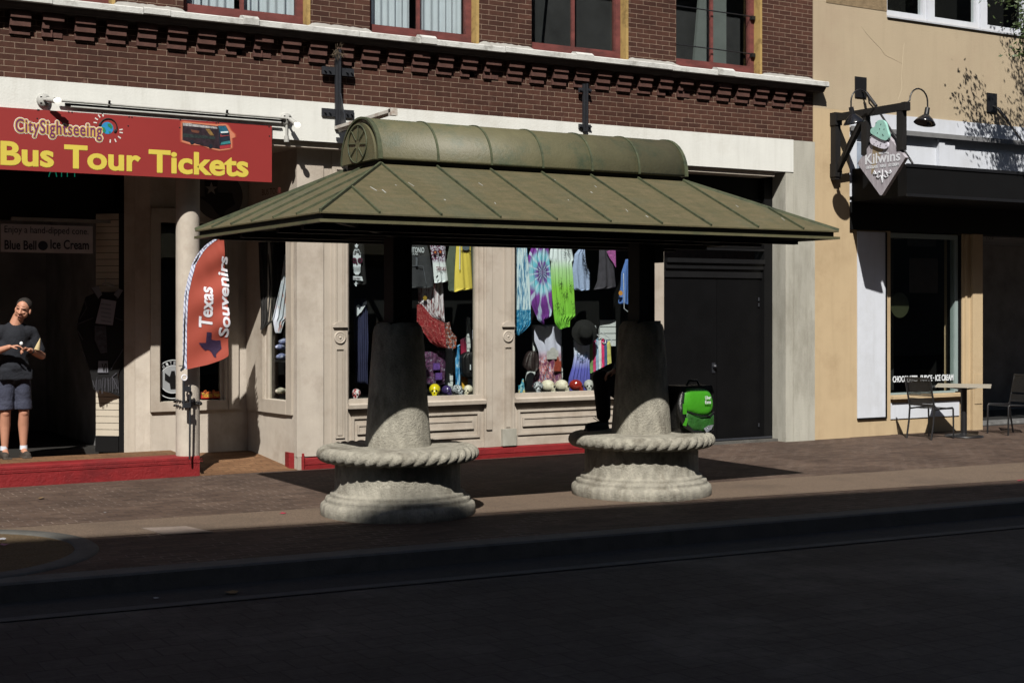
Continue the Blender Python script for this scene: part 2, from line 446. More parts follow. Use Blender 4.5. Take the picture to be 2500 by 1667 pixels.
# stone ledge in lengths, with the moulding below it
seg = [-4, 0.6, FX(127, -.175), FX(349, -.175), FX(415, -.175), FX(622, -.175), FX(875, -.175), FX(1060, -.175), FX(1232, -.175), FX(1446, -.175), FX(1640, -.175), FX(1790, -.175), 14.12]
rl = random.Random(3)
for a, b in zip(seg[:-1], seg[1:]):
    dy, dz = rl.uniform(-.006, .006), rl.uniform(-.005, .005)
    MB().prism_x([(-0.195 + dy, 5.01 + dz), (-0.205 + dy, 5.018 + dz), (-0.205 + dy, 5.075 + dz), (-0.19 + dy, 5.087 + dz), (0.0, 5.115), (0.0, 5.01)], a + 0.003, b - 0.003).build('ledge', M['ledge'], B)
for u0, u1 in ((592, 630), (1025, 1063), (1405, 1446), (1750, 1790)):
    a, b = FX(u0, -.175), FX(u1, -.175)
    MB().prism_x([(-0.216, 5.02), (-0.218, 5.09), (-0.17, 5.122), (-0.1, 5.135), (-0.05, 5.1), (-0.05, 5.02)], a, b).build('ledge_block', M['ledge'], B)
MB().prism_x([(-0.0, 4.945), (-0.14, 4.945), (-0.15, 4.965), (-0.165, 4.98), (-0.18, 5.009), (0.0, 5.009)], -4, 14.08).build('moulding', mat('moulding_brown', (0.06, 0.045, 0.04), 0.8, 0.2, 8), B)
for a, b, c in zip(pL, pR, range(9)):     # mortar wash at the foot of each pier
    n = 22; vs = []; 
    for i in range(n + 1):
        x = a - 0.06 + (b - a + 0.12) * i / n
        if x > 14.0: x = 14.0
        e = min(i, n - i) / n
        vs += [(x, -0.14, 5.09), (x, -0.003, 5.10 + min(0.055, e * .5) + rl.uniform(0, .012))]
    MB().add(vs, [(2 * i, 2 * i + 2, 2 * i + 3, 2 * i + 1) for i in range(n)]).build('mortar_wash', M['wash'], B)
# corbels
def corbel_mesh(seed):
    r = random.Random(seed); mb = MB()
    for k in range(3):
        z = 4.70 + k * 0.081; ch = r.uniform(0, .012)
        xl, xr, yy = -0.105 + r.uniform(-.004, .006), 0.105 + r.uniform(-.006, .004), -0.036 - 0.034 * k + ch
        if r.random() < .1:
            xm_ = xl + (xr - xl) * r.uniform(.3, .7); mb.box(xl, xm_ - .002, yy, 0.0, z + .002, z + .079).box(xm_, xr, yy + r.uniform(.01, .03), 0.0, z + .004 + r.uniform(0, .012), z + .076)
        else: mb.box(xl, xr, yy, 0.0, z + 0.002, z + 0.079)
    return mb
cor = [corbel_mesh(i).build('corbel', M['brick_plain'], B, local=True) for i in range(9)]
sp_c = 0.3305; nC = 34
xc = [FX(500) - 6 * sp_c + 0.0 + i * sp_c for i in range(-6, 34)]
i = 0
for x in xc:
    if x > XE - 0.08: break
    o = cor[i] if i < 9 else cor[(i * 5) % 9].copy()
    if i >= 9: COL.objects.link(o)
    o.location = (x - 8, -1, 0); i += 1
# cream band and piers
bx('band', M['cream'], B, -4, 13.585, -0.05, 0.35, 3.79, 4.246)
bx('pier', M['greyconc'], B, 13.588, 13.99, -0.045, 0.34, 0.0, 4.24)
# upper windows -------------------------------------------------------------
def curtain(x0, x1, y, z0, z1, parent, nf=9):
    n = nf * 8; vs = []
    for j in (0, 1):
        for i in range(n + 1):
            t = i / n; x = x0 + (x1 - x0) * t
            vs.append((x, y + 0.028 * math.sin(t * nf * 1.7 * PI + 2.4 * math.sin(t * 6 + x0)) * (.5 + .5 * math.sin(t * 9 + x0)) + .012 * math.sin(t * 37), z0 if j == 0 else z1))
    return MB().add(vs, [(i, i + 1, n + 2 + i, n + 1 + i) for i in range(n)], True).build('curtain', MC, parent)
MC = mat('white_curtain', C(196, 200, 204), 0.9, 0.05, 3)
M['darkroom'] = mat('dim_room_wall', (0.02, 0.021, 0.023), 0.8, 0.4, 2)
def upper_window(x0, x1, kind, idx):
    fr = 0.075; y = 0.13; z0 = 5.10; z1 = 7.3
    f = MB().box(x0, x1, y, y + .08, z0, z0 + 0.15).box(x0, x0 + fr, y, y + .08, z0 + .15, z1).box(x1 - fr - .04, x1 - .04, y, y + .08, z0 + .15, z1)
    f.box(x0 + .01, x1 - .02, y - .05, y, z0 - .005, z0 + 0.05)
    W = f.build('window', M['redwood'], B)
    xm = (x0 + x1) / 2 - 0.02
    MB().box(xm - .02, xm + .02, y + .02, y + .06, z0 + .152, z1).build('mullion', M['redwood'], W)
    MB().box(x1 - .04, x1 - .002, y - .13, y + .09, z0, z1).build('jamb', M['yellow'], W)
    MB().box(x0 + .001, x0 + .02, y - .06, y - .002, z0, z1).build('jamb', M['yellow'], W)
    bx('pane', M['glass'], W, x0 + fr, x1 - fr - .04, y + .045, y + .05, z0 + .15, z1)
    if kind == 'c':
        curtain(x0 + .09, xm - .06, y + .16, z0 - .05, z1, W, 6); curtain(xm + .04, x1 - .1, y + .16, z0 - .05, z1, W, 6)
    elif kind == 'd':
        MB().prism([(x0 + .1, z0), (xm - .15, z0), (xm - .02, z0 + 1.2), (xm + .3, z1), (x0 + .1, z1)], .75, .8).build('blind', M['darkroom'], W)
    else:
        MB().prism([(xm + .02, z0), (x1 - .15, z0), (x1 - .15, z1), (xm + .25, z1)], .6, .65).build('blind', mat('grey_blind', C(105, 108, 104), 0.9, 0.1, 4), W)
        for zz in (z0 + .33, z0 + .85):
            MB().tube([(x0 + .03, y - .03, zz), (x1 - .07, y - .03, zz - .01)], .008, 6).build('security_bar', M['blackmetal'], W)
            MB().box(x1 - .115, x1 - .05, y - .045, y - .001, zz - .05, zz - .0).build('bar_clamp', M['blackmetal'], W)
upper_window(pL[0] - 1.47, pL[0], 'c', 0)
for i, k in enumerate('ccdb'): upper_window(pR[i], pL[i + 1], k, i)

# ground floor: piers, soffits, shop windows ----------------------------------
YS = 0.15                                            # face of the shop front
x725, x790, x811 = FX(725, YS), FX(790, YS), FX(811, YS)
bx('pier', M['stucco'], B, x725, x790, YS, .5, 0.15, 3.787)
bx('pier', M['beige'], B, x790, x811 + .0, YS + .02, .5, 0.15, 3.787)
bx('soffit', M['stucco'], B, -4, 13.28, 0.0, 2.2, 3.72, 3.786)
def pilaster(u0, u1, uc, rv):
    x0, x1, xcn = FX(u0, YS), FX(u1, YS), FX(uc, YS)
    h = (x1 - x0) / 2
    p = MB().box(x0, x1, YS, .42, .14, 3.72).build('pilaster', M['beige'], B)
    zr = F(uc, rv, YS)[1]
    for a, b in ((.36, zr - .14), (zr + .14, 3.5)):
        q = MB(); wd = .045
        for xx0, xx1 in ((xcn - wd - .012, xcn - wd), (xcn + wd, xcn + wd + .012)): q.box(xx0, xx1, YS - .016, YS - .0, a, b)
        q.box(xcn - wd - .012, xcn + wd + .012, YS - .016, YS, a - .014, a).box(xcn - wd - .012, xcn + wd + .012, YS - .016, YS, b, b + .014)
        q.box(xcn - .03, xcn + .03, YS - .01, YS, a + .02, b - .02)
        q.build('moulding', M['beige'], p)
    q = MB().lathe([(.075, 0), (.075, .012), (.066, .02), (.055, .012), (.048, .008), (.038, .018), (.028, .012), (.02, .008), (.012, .02), (.004, .022)], (xcn, YS, zr), 28, (0, -1, 0))
    q.build('rosette', M['beige'], p)
    MB().prism([(xcn - .09, zr + .12), (xcn + .09, zr + .12), (xcn + .085, zr + .15), (xcn + .05, zr + .18), (xcn, zr + .19), (xcn - .05, zr + .18), (xcn - .085, zr + .15)], YS - .03, YS).build('moulding', M['beige'], p)
    return p, x0, x1, xcn
p1, a0, a1, ac = pilaster(811, 849, 829.7, 824)
p2, b0, b1, bc = pilaster(1183, 1256, 1240, 821)
MB().box(b0 + .02, b0 + .1, YS - .02, YS, .36, 3.6).build('moulding', M['beige'], p2)
bx('plinth', M['greyconc'], p2, bc - .10, bc + .10, YS - .05, YS, .15, .36)
p3 = bx('pilaster', M['beige'], B, FX(1584, YS), FX(1621, YS), YS, .42, 0, 3.72)
MB().box(FX(1584, YS), FX(1594, YS), YS - .02, YS, 0.2, 3.6).build('moulding', M['beige'], p3)
ZS = F(1100, 968, .25)[1]
def shop_window(x0, x1, u_in=None):
    W = MB()
    W.box(x0, x1, YS + .03, YS + .14, ZS - .035, ZS + .015).box(x0, x0 + .03, YS + .04, YS + .14, ZS + .015, 3.6).box(x1 - .05, x1, YS + .04, YS + .14, ZS + .015, 3.6)
    W.box(x1 - .09, x1 - .05, YS + .07, YS + .14, ZS + .015, 3.6)
    W.box(x0, x1, YS + .04, YS + .14, 3.3, 3.72)
    o = W.build('window', M['beige'], B)
    MB().prism_x([(YS - .05, ZS - .095), (YS - .055, ZS - .05), (YS - .03, ZS - .036), (YS + .2, ZS - .034), (YS + .2, ZS - .1)], x0 - .0, x1 + .0).build('sill', M['beige'], o)
    bx('pane', M['glass'], o, x0 + .03, x1 - .09, YS + .10, YS + .105, ZS + .015, 3.3)
    # bulkhead with raised frames
    bk = MB().box(x0, x1, YS + .03, YS + .2, .13, ZS - .1)
    za, zb = .27, ZS - .19
    def fr(xa, xb, z0, z1, t, d):
        bk.box(xa, xb, YS + .03 - d, YS + .03, z1 - t, z1).box(xa, xb, YS + .03 - d, YS + .03, z0, z0 + t)
        bk.box(xa, xa + t, YS + .03 - d, YS + .03, z0 + t, z1 - t).box(xb - t, xb, YS + .03 - d, YS + .03, z0 + t, z1 - t)
    fr(x0 + .06, x1 - .06, za, zb, .03, .02)
    zc0, zc1 = za + .12, zb - .11
    bk.box(x0 + .14, x1 - .16, YS + .015, YS + .03, zc0, zc1); fr(x0 + .13, x1 - .15, zc0 - .012, zc1 + .012, .02, .025)
    bk.box(x0, x1, YS + .02, YS + .03, .14, .23)
    bk.build('bulkhead', M['beige'], B)
shop_window(a1, b0); shop_window(b1, FX(1584, YS))
# display interior
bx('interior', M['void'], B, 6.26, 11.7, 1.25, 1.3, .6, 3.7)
bx('display_floor', mat('dark_shelf', (0.03, 0.028, 0.026), 0.6), B, a0, 11.4, YS + .2, 1.24, ZS - .04, ZS - .005)
bx('interior', M['void'], B, 11.36, 11.42, YS + .21, 1.24, .6, 3.71)
MS = mat('white_slatwall', C(215, 215, 210), 0.5, 0.04, 3)
def slat(x0, x1, y, z0, z1, parent=B, m=None, pitch=.075, name='slat_panel'):
    q = MB(); z = z0
    while z < z1 - .01:
        q.box(x0, x1, y, y + .02, z, min(z + pitch - .012, z1)); z += pitch
    q.box(x0, x1, y + .012, y + .03, z0, z1 - .005)
    return q.build(name, m or MS, parent)
# black double door bay ---------------------------------------------------------
xd0, xd1, yd = FX(1621, .3), 13.3, .30
bx('lintel', M['black'], B, 11.3, 13.588, yd + .02, yd + .3, 2.72, 3.72)
bx('recess_side', M['greyconc'], B, 13.45, 13.587, -0.04, .45, 0.0, 3.785)
bx('recess_side', M['black'], B, 13.30, 13.45, .24, .45, 0.0, 3.785)
lv = MB(); zt = 2.98
while zt < 3.42:
    lv.add([(12.35, yd - .03, zt), (13.28, yd - .03, zt), (13.28, yd + .015, zt + .03), (12.35, yd + .015, zt + .03)], [(0, 1, 2, 3)]); zt += .045
lv.build('louvre', mat('grey_louvre', (0.07, 0.07, 0.07), 0.6), B)
MB().box(xd0, 13.3, yd - .08, yd + .018, 2.50, 2.56).box(xd0, 13.3, yd - .05, yd + .018, 2.42, 2.498).box(xd0, 13.3, yd - .02, yd + .02, 2.30, 2.41).box(xd0, 13.3, yd - .06, yd + .018, 2.68, 2.71).build('transom_bar', mat('dark_grey_trim', (0.012, 0.012, 0.013), 0.4), B)
xm = FX(1750, .3)
for a, b in ((xd0 + .01, xm - .004), (xm + .004, 13.29)):
    d = bx('door', M['blackdoor'], B, a, b, yd, yd + .05, .04, 2.30)
    if a < 12: MB().box(xm - .09, xm - .035, yd - .012, yd, .98, 1.12).lathe([(.028, 0), (.03, .03), (.012, .05), (.0, .052)], (xm - .06, yd - .012, 1.07), 14, (0, -1, 0)).build('handle', M['steel'], d)
    else:
        for zz in (1.98, 1.9, .2): MB().cyl((13.24, yd - .012, zz), (13.24, yd - .012, zz + .05), .012).build('hinge', M['steel'], d)
bx('threshold', M['kerb'], B, xd0, 13.587, .12, .5, 0.0, .035)
MB().tube([(xd0, .2, .05), (13.4, .2, .05)], .02, 8).build('rope_weatherstrip', M['steel'], B)

# entrance recess -----------------------------------------------------------------
YB = 1.45
xs0, xs1 = FX(605, YB), FX(727, YS)
wl = FX(366, YB)                                       # where the back wall bends
xj, yj = FX(303, 1.62), 1.62
M['tile'] = brick_mat('entrance_tile', C(150, 112, 80, 1.35), C(132, 96, 68, 1.35), C(110, 84, 62, 1.35), 0.2, 0.1, 0.004, 'xy', bump=0.003, rough=0.8)
# tiled floor: level platform at the left, ramp down to the pavement at the right
def floor_z(x, y):
    if y < .85: zl = .215 + (y - .2) * .03
    else: zl = .235 - (y - .85) * .1
    zr_ = max(0.006, .125 * min(1, max(0, (y - .22) / 1.1)))
    k = min(1, max(0, (x - 5.0) / .08)); return zl * (1 - k) + zr_ * k
nx, ny = 60, 16; vs = []; 
for j in range(ny + 1):
    for i in range(nx + 1):
        x = -3.9 + i * (6.5 + 3.9) / nx; y = (.16 if x > 5.08 else .26) + max(0, j - 1) * 2.4 / ny
        if i == 52: x = 5.09
        vs.append((x, y, floor_z(x, y) if j else -.01))
S(MB().add(vs, [(j * (nx + 1) + i, j * (nx + 1) + i + 1, (j + 1) * (nx + 1) + i + 1, (j + 1) * (nx + 1) + i) for j in range(ny) for i in range(nx)]).build('entrance_floor', M['tile']))
def step(name, x0, x1, yf, z1, back):
    q = MB().prism_x([(yf, 0.0), (yf - .004, z1 - .085), (yf + .004, z1 - .08), (yf - .008, z1 - .075), (yf - .004, z1 - .01), (yf + .01, z1), (back, z1 + .002), (back, 0)], x0, x1)
    return q
st = step('s', -3.9, 5.06, .17, .222, .42).build('red_step', M['red'])
tag(st, 'long red painted step with studded tread plate at the left entrance', 'step')
q = MB()
for i in range(150):
    x = 1.5 + i * .024; q.obox((x, .163, .19), (1, 0, .6), (0, 1, 0), (-.6, 0, 1), .010, .003, .003); q.obox((x + .012, .163, .165), (1, 0, .6), (0, 1, 0), (-.6, 0, 1), .010, .003, .003)
q.build('tread_studs', M['red'], st)
st2 = step('s', 6.30, FX(1600, .1), .12, .135, .2).build('red_step', M['red'])
tag(st2, 'low red painted kerb running under the souvenir shop windows', 'step')
MB().prism_z([(6.29, .121), (6.17, .3), (6.17, .42), (6.295, .42)], 0, .19).build('broken_end', M['red'], st2)
# back wall with window
def wall_box(mb, x0, x1, z0, z1, y=YB, t=.12): return mb.box(x0, x1, y, y + t, z0, z1)
wx0, wx1 = FX(388, YB), FX(549, YB); zb = F(450, 979, YB)[1]
q = MB(); wall_box(q, wl, wx0, .0, 3.72); wall_box(q, wx1, xs0 + .02, .0, 3.72); wall_box(q, wx0, wx1, 0, zb); wall_box(q, wx0, wx1, 2.9, 3.72)
q.build('entrance_wall', M['stucco'], B)
f0, f1 = FX(366, YB), FX(580, YB); zf = F(450, 1002, YB)[1]
q = MB().box(f0, wx0, YB - .04, YB - .001, zf, 2.98).box(wx1, f1, YB - .04, YB - .001, zf, 2.98).box(wx0, wx1, YB - .04, YB - .001, zf, zb).box(wx0, wx1, YB - .04, YB - .001, 2.9, 2.98)
q.box(wx0, wx0 + .03, YB + .02, YB + .08, zb, 2.9).box(wx1 - .05, wx1, YB + .02, YB + .08, zb, 2.9).box(wx1 + .03, wx1 + .05, YB - .055, YB - .041, zf, 2.98)
ew = q.build('window', M['beige'], B)
bx('pane', M['glass'], ew, wx0 + .03, wx1 - .05, YB + .05, YB + .055, zb, 2.9)
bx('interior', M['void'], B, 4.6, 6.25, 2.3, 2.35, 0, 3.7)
# jamb splayed to the doorway
def splay(pts, z0, z1, name, m, par=B, t=.08):
    (xa, ya), (xb, yb) = pts; d = Vector((xb - xa, yb - ya, 0)).normalized(); nrm = Vector((-d.y, d.x, 0))
    if nrm.y < 0: nrm = -nrm
    n2 = nrm * t
    return MB().prism_z([(xa, ya), (xb, yb), (xb + n2.x, yb + n2.y), (xa + n2.x, ya + n2.y)], z0, z1).build(name, m, par)
splay(((FX(330, 1.54), 1.54), (wl, YB + .002)), 0, 3.72, 'entrance_wall', M['stucco'])
splay(((xj, yj), (FX(330, 1.54) - .002, 1.54)), 0, 3.72, 'door_casing', M['beige'])
xk, yk = FX(290, 1.67), 1.67
splay(((xk, yk), (xj - .002, yj)), 0.1, 3.0, 'door_frame', M['black'])
xl_, yl_ = FX(234, 1.86), 1.86
SLT = mat('beige_slatwall', C(196, 182, 160), 0.6, 0.06, 3)
d = Vector((xk - xl_, yk - yl_, 0)); L = d.length; ang = math.atan2(d.y, d.x)
q = MB(); z = F(260, 1063, 1.8)[1]
bx_z = z
while z < 3.0:
    q.box(0, L, 0, .02, z, z + .071); z += .078
sw = q.build('slat_panel', SLT, B, local=True); sw.location = (xl_ - 8, yl_ - 1, 0); sw.rotation_euler.z = ang
MB().box(0, L, .02, .04, .16, 3.0).box(0, L, -.015, .02, .16, bx_z - .005).build('slat_backing', M['black'], sw, local=True)
bx('interior', M['deep'], B, -3.9, 4.6, 5.0, 5.05, 0, 3.7)
bx('interior', M['deep'], B, 4.45, 4.5, 1.95, 5, 0, 3.7)
bx('interior_floor', MATS['dark_shelf'], B, -3.9, 4.45, 1.95, 5.0, .02, .19)
bx('transom', M['black'], B, -3.9, xj - .05, 1.9, 2.0, 2.9, 3.72)
# angled side wall with its window
A0, A1 = Vector((xs0, YB, 0)), Vector((xs1, YS, 0)); dW = (A1 - A0); LW = dW.length; dW.normalize()
def s_of(u):
    a = (u - 1250) / _f; r = Vector((_s + a * _c, _c - a * _s)); # ray
    ax, ay = A0.x, A0.y - CAM_Y
    det = r.x * (-dW.y) + dW.x * r.y
    t = (ax * (-dW.y) + dW.x * ay) / det
    return (r.x * t - ax) / dW.x, t
def zof(u, v): return CAM_Z + (757 - v) / _f * s_of(u)[1]
angW = math.atan2(dW.y, dW.x)
side = bpy.data.objects.new('side_wall_frame', None)
bpy.data.objects.remove(side)
def place_side(o): o.location = (A0.x - 8, A0.y - 1, 0); o.rotation_euler.z = angW; return o
sa, sb = s_of(646)[0], s_of(703)[0]; za, = (zof(675, 976),)
q = MB().box(0, sa, 0, .1, 0, 3.72).box(sb, LW, 0, .1, 0, 3.72).box(sa, sb, 0, .1, 0, za).box(sa, sb, 0, .1, 2.9, 3.72)
place_side(q.build('entrance_wall', M['stucco'], B, local=True))
g0, g1 = s_of(607)[0], s_of(716)[0]; zg = zof(660, 1006)
q = MB().box(g0, sa, -.03, -.001, zg, 2.98).box(sb, g1, -.03, -.001, zg, 2.98).box(sa, sb, -.035, -.001, zg, za).box(sa, sb, -.03, -.001, 2.9, 2.98).box(sa, sa + .05, .02, .07, za, 2.9)
sw2 = place_side(q.build('window', M['beige'], B, local=True))
MB().box(sa, sb, .05, .055, za, 2.9).build('pane', M['glass'], sw2, local=True)
# column at the entrance corner
cx_, cy_ = FX(458.5, .32), .32
cl = MB().cyl((cx_, cy_, 0), (cx_, cy_, 3.72), .132, n=40).build('column', M['stucco'], B)
# upper frieze of the recess (transom lights, in shade)
MB().box(wl, xs0, YB - .06, YB - .002, 2.98, 3.06).build('moulding', M['beige'], B)

# ------------------------------------------------------------------ tan building at the right
K = T('stucco_building', 'tan stucco building with white transom, black awning and ice cream shop front', 'building', (16, 1, 0))
bx('wall', M['tan'], K, 14.0, 24, 0.0, .4, 4.74, 6.2)
xw0 = FX(2159, .05)
bx('wall', M['tan'], K, 14.0, xw0, 0.002, .4, 6.2, 8.4)
bx('wall', M['tan'], K, 14.0, 24, 0.0, .4, 8.4, 14)  # unseen upper wall, raised to keep sky light off the shaded street
bx('brick_patch', mat('old_tan_brick', C(140, 118, 88), 0.9, 0.3, 10, 0.01), K, FX(2017), xw0, -0.004, .001, 6.26, 7.5)
bx('wall', M['tanlow'], K, 14.0, 14.70, 0.0, .4, 0.0, 4.739)
bx('roof', M['tan'], K, 14.0, 24, .0, 9, 14, 14.1)
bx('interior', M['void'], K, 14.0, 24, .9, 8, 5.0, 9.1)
for pts in ([(435, 185), (470, 235), (520, 290), (568, 338), (600, 385), (660, 415), (722, 447)], [(735, 300), (728, 350), (722, 440), (715, 520), (718, 620), (690, 700)]):
    q = MB(); P_ = [F(1950 + a / 2.85, b / 2.85) for a, b in pts]
    q.tube([(x, -.0005, z) for x, z in P_], [.001, .002, .0025, .002, .0022, .0018, .001][:len(P_)], 5); q.build('crack', mat('crack_brown' if pts[0][0] < 500 else 'crack_filler', C(136, 114, 88) if pts[0][0] < 500 else C(206, 188, 158), .9), K)
# upper windows
def white_window(x0, x1):
    y = .06
    f = MB().box(x0, x1, y, y + .1, 6.2, 6.30).box(x0, x0 + .07, y, y + .1, 6.3, 8.4).box(x1 - .07, x1, y, y + .1, 6.3, 8.4).build('window', M['white'], K)
    bx('pane', M['glass'], f, x0 + .07, x1 - .07, y + .05, y + .055, 6.3, 8.4)
us = [2159, 2280, 2402, 2540]
ux_ = [xw0, FX(2275, .05), FX(2404, .05), FX(2404, .05) + 1.1, FX(2404, .05) + 2.2]
for i in range(4):
    white_window(ux_[i] + .002, ux_[i + 1] - .11)
    MB().box(ux_[i + 1] - .108, ux_[i + 1], .03, .2, 6.2, 8.4).build('mullion', M['white'], K)
MB().prism_x([(-.03, 6.17), (-.03, 6.19), (.2, 6.199), (.2, 6.17)], xw0, 22).build('sill', M['whitegrey'], K)
# white frieze and transom panels
xf0 = FX(2105)
bx('frieze', M['white'], K, 14.70, 24, -.02, .4, 4.50, 4.738)
bx('frieze_moulding', mat('grey_moulding', C(120, 118, 116), 0.7), K, 14.70, 24, -.05, -.021, 4.45, 4.52)
bx('transom_panel', M['white'], K, 14.70, 24, .06, .3, 3.3, 4.499)
for u in (2287, 2560):
    x = FX(u, .05); MB().box(x, x + .12, .0, .059, 3.5, 4.44).box(x + .12, x + .36, .02, .059, 3.5, 4.44).build('pilaster', M['white'], K)
bx('window_frame', M['white'], K, 14.72, 14.86, .02, .059, 3.5, 4.44)
bx('window', mat('blue_grey_shutter', C(150, 158, 168), .7), K, 14.86, 15.25, .04, .059, 3.5, 4.30)
# awning
aw = MB().prism_x([(.0, 3.42), (-1.06, 3.44), (-1.06, 3.86), (-1.03, 3.88), (0.0, 3.90)], 14.75, 24)
AW = aw.build('awning', M['black'], K)
MB().box(14.74, 24, -1.075, -1.061, 3.43, 3.47).box(14.74, 24, -1.075, -1.061, 3.84, 3.885).build('awning_trim', M['blackmetal'], AW)
bx('lintel', M['black'], K, 14.70, 24, .0, .4, 3.02, 3.419)
# shop front below the awning
Y2 = .04
xa, xb, xc_, xd_, xe, xg = [FX(u, Y2) for u in (2092, 2160, 2174, 2347, 2393, 2352)]
bx('wall', M['tanlow'], K, 14.70, xc_, Y2, .4, 0.0, 3.02)
zpb = F(2120, 1019, Y2)[1]
bx('panel', M['white'], K, xa, xb, Y2 - .015, Y2 - .001, zpb, 3.0)
MB().box(xb + .001, xb + .02, Y2 - .03, Y2 - .002, zpb - .001, 3.0).box(xa, xb + .02, Y2 - .03, Y2 - .002, zpb - .025, zpb - .002).build('panel_trim', M['black'], K)
zG = F(2260, 957, Y2 + .1)[1]
kw = MB().box(xc_, xd_, Y2 + .02, .4, zG - .13, zG - .02).box(xc_, xd_ + .05, Y2 - .06, Y2 + .1, zG - .075, zG - .03)
kw.box(xc_, xd_, Y2 + .03, .4, 0, zG - .131)
KW = kw.build('bulkhead', M['tanlow'], K)
zp0, zp1 = F(2250, 1019, Y2)[1], F(2250, 981, Y2)[1]
bx('panel', M['white'], K, xc_ + .02, xd_ - .03, Y2 + .012, Y2 + .029, zp0, zp1)
win = MB().box(xc_, xc_ + .03, Y2 + .04, Y2 + .12, zG, 3.0).box(xd_ - .09, xd_ - .03, Y2 + .04, Y2 + .14, zG, 3.0).box(xc_ + .03, xd_ - .09, Y2 + .04, Y2 + .12, 2.93, 3.0).box(xc_ + .03, xd_ - .09, Y2 + .04, Y2 + .12, zG - .018, zG + .01)
WN = win.build('window', mat('pale_green_metal', C(150, 162, 156), 0.35, 0.05, 4, spec=.5), K)
bx('pane', M['glass'], WN, xc_ + .03, xd_ - .09, Y2 + .07, Y2 + .075, zG + .011, 2.93)
bx('window_frame', M['black'], WN, xd_ - .029, xd_ + .02, Y2 + .02, .3, zG - .02, 3.0)
pk = MB().box(xd_ + .021, xd_ + .2, Y2, .4, 0, 3.02).box(xd_ + .2, xe, Y2 - .05, .4, 0, 3.02).box(xd_ + .07, xd_ + .11, Y2 - .02, Y2, .3, 3.0)
pk.box(xd_ + .23, xe - .02, Y2 - .06, Y2 - .049, zG - .2, zG + .25)
pk.build('pilaster', M['tanlow'], K)
bx('interior', M['deep'], K, 14.8, 24, 2.8, 2.9, 0, 3.3)
bx('interior', M['void'], K, xe - .1, xe, .41, 2.8, 0, 3.02)
bx('interior', M['deep'], K, 14.8, 24, .41, 2.8, 3.03, 3.1)
bx('partition', mat('dim_green_post', (.02, .022, .022), .6), K, 16.3, 16.4, .8, .9, zG, 3.0)
bx('interior_floor', mat('dark_tile', (0.05, .05, .05), .3), K, 14.8, 24, .41, 2.8, 0.0, .01)
bx('door_sill', mat('worn_metal', (.2, .2, .2), .4, .4, 12), K, xe, 22, .5, .8, 0.01, .05)
text('CHOCOLATES ♦ FUDGE ♦ ICE CREAM'.replace('♦', '·'), 'window_lettering', (F(2180, 950, Y2 + .06)[0], Y2 + .062, F(2180, 933, Y2 + .06)[1]), (1, 0, 0), (0, 0, 1), xd_ - .11 - FX(2180, Y2 + .06), .088, mat('white_vinyl', C(225, 225, 225), .6), WN, fat=.004)
text('NO SMOKING', 'window_lettering', (FX(2272, Y2 + .06), Y2 + .062, F(2285, 945, Y2 + .06)[1]), (1, 0, 0), (0, 0, 1), .24, .03, mat('grey_vinyl', C(120, 120, 120), .6), WN)
# dim posters behind the shop glass
for (u0, v0, u1, v1, m) in ((2220, 630, 2290, 715, (.035, .02, .015)), (2215, 560, 2285, 600, (.02, .02, .028))):
    bx('poster', mat('dim_poster_%d' % u0, m, .6, .5, 9), WN, FX(u0, .2), FX(u1, .2), .2, .205, F(u0, v1, .2)[1], F(u0, v0, .2)[1])
MB().lathe([(.19, 0), (.19, .01)], (FX(2197, .14), .15, F(2197, 745, .14)[1]), 32, (0, -1, 0)).build('sticker', mat('green_sticker', (.03, .035, .015), .6), WN)
text('109', 'house_number', (FX(2408, .5), .5, F(2408, 585, .5)[1]), (1, 0, 0), (0, 0, 1), .17, .1, mat('dim_number', (.12, .12, .12), .6), K)

# ------------------------------------------------------------------ building across the street, behind the photographer
O = T('office_building', 'tall building across the street, behind the viewpoint, whose shadow covers the road', 'building', (6, -24, 0))
HB = 21.1
def edge(x): return -20.59 - 0.138 * (x + 8.5)
MB().prism_z([(-42, edge(-42)), (90, edge(90)), (90, -60), (-42, -60)], -.1, HB - .6).build('wall', mat('office_wall', (.16, .14, .12), .9, .1, 1), O)
MB().prism_z([(-42, edge(-42) + .15), (90, edge(90) + .15), (90, -60), (-42, -60)], HB - .6, HB).build('cornice', mat('office_cornice', (.2, .19, .17), .9), O)
# ------------------------------------------------------------------ street shelter: two stone pillars carrying a copper roof
KX, KY = 7.0, -3.56
Q = T('street_shelter', 'street shelter with green copper hipped roof on two tapered stone pillars with round benches', 'shelter', (KX, KY, 0))
def copper_mat():
    t = NT('patinated_copper'); v = t.coord(scale=(1, 1, 1)); v2 = t.coord(scale=(1, 3.0, 3.0), rot=(0, 0, 0.5))
    n = t.noise(v2, 5, 8, 0.72, 0.4)
    c = t.ramp(n, [(0.28, C(100, 96, 68, 1.5)), (0.5, C(116, 106, 76, 1.5)), (0.72, C(132, 116, 88, 1.5))])
    n2 = t.noise(v, 1.3, 6, 0.65)
    c = t.mix(t.ramp(n2, [(0.5, (0, 0, 0)), (0.75, (.5, .5, .5))]), c, C(98, 106, 88, 1.5))
    sp_ = t.noise(v, 70, 3, .8)
    c = t.mix(1.0, c, t.ramp(sp_, [(.3, (.86, .86, .86)), (.5, (1, 1, 1)), (.72, (1.2, 1.16, 1.1))]), 'MULTIPLY')
    st = t.noise(t.coord(scale=(1, .12, .12)), 9, 6, .7)
    c = t.mix(1.0, c, t.ramp(st, [(.35, (.9, .93, .88)), (.6, (1.06, 1.05, 1.0))]), 'MULTIPLY')
    t.col(c); t.rough(0.62, 0.35); t.bump(t.noise(v, 9, 5), 0.006); return t.m
M['copper'] = copper_mat()
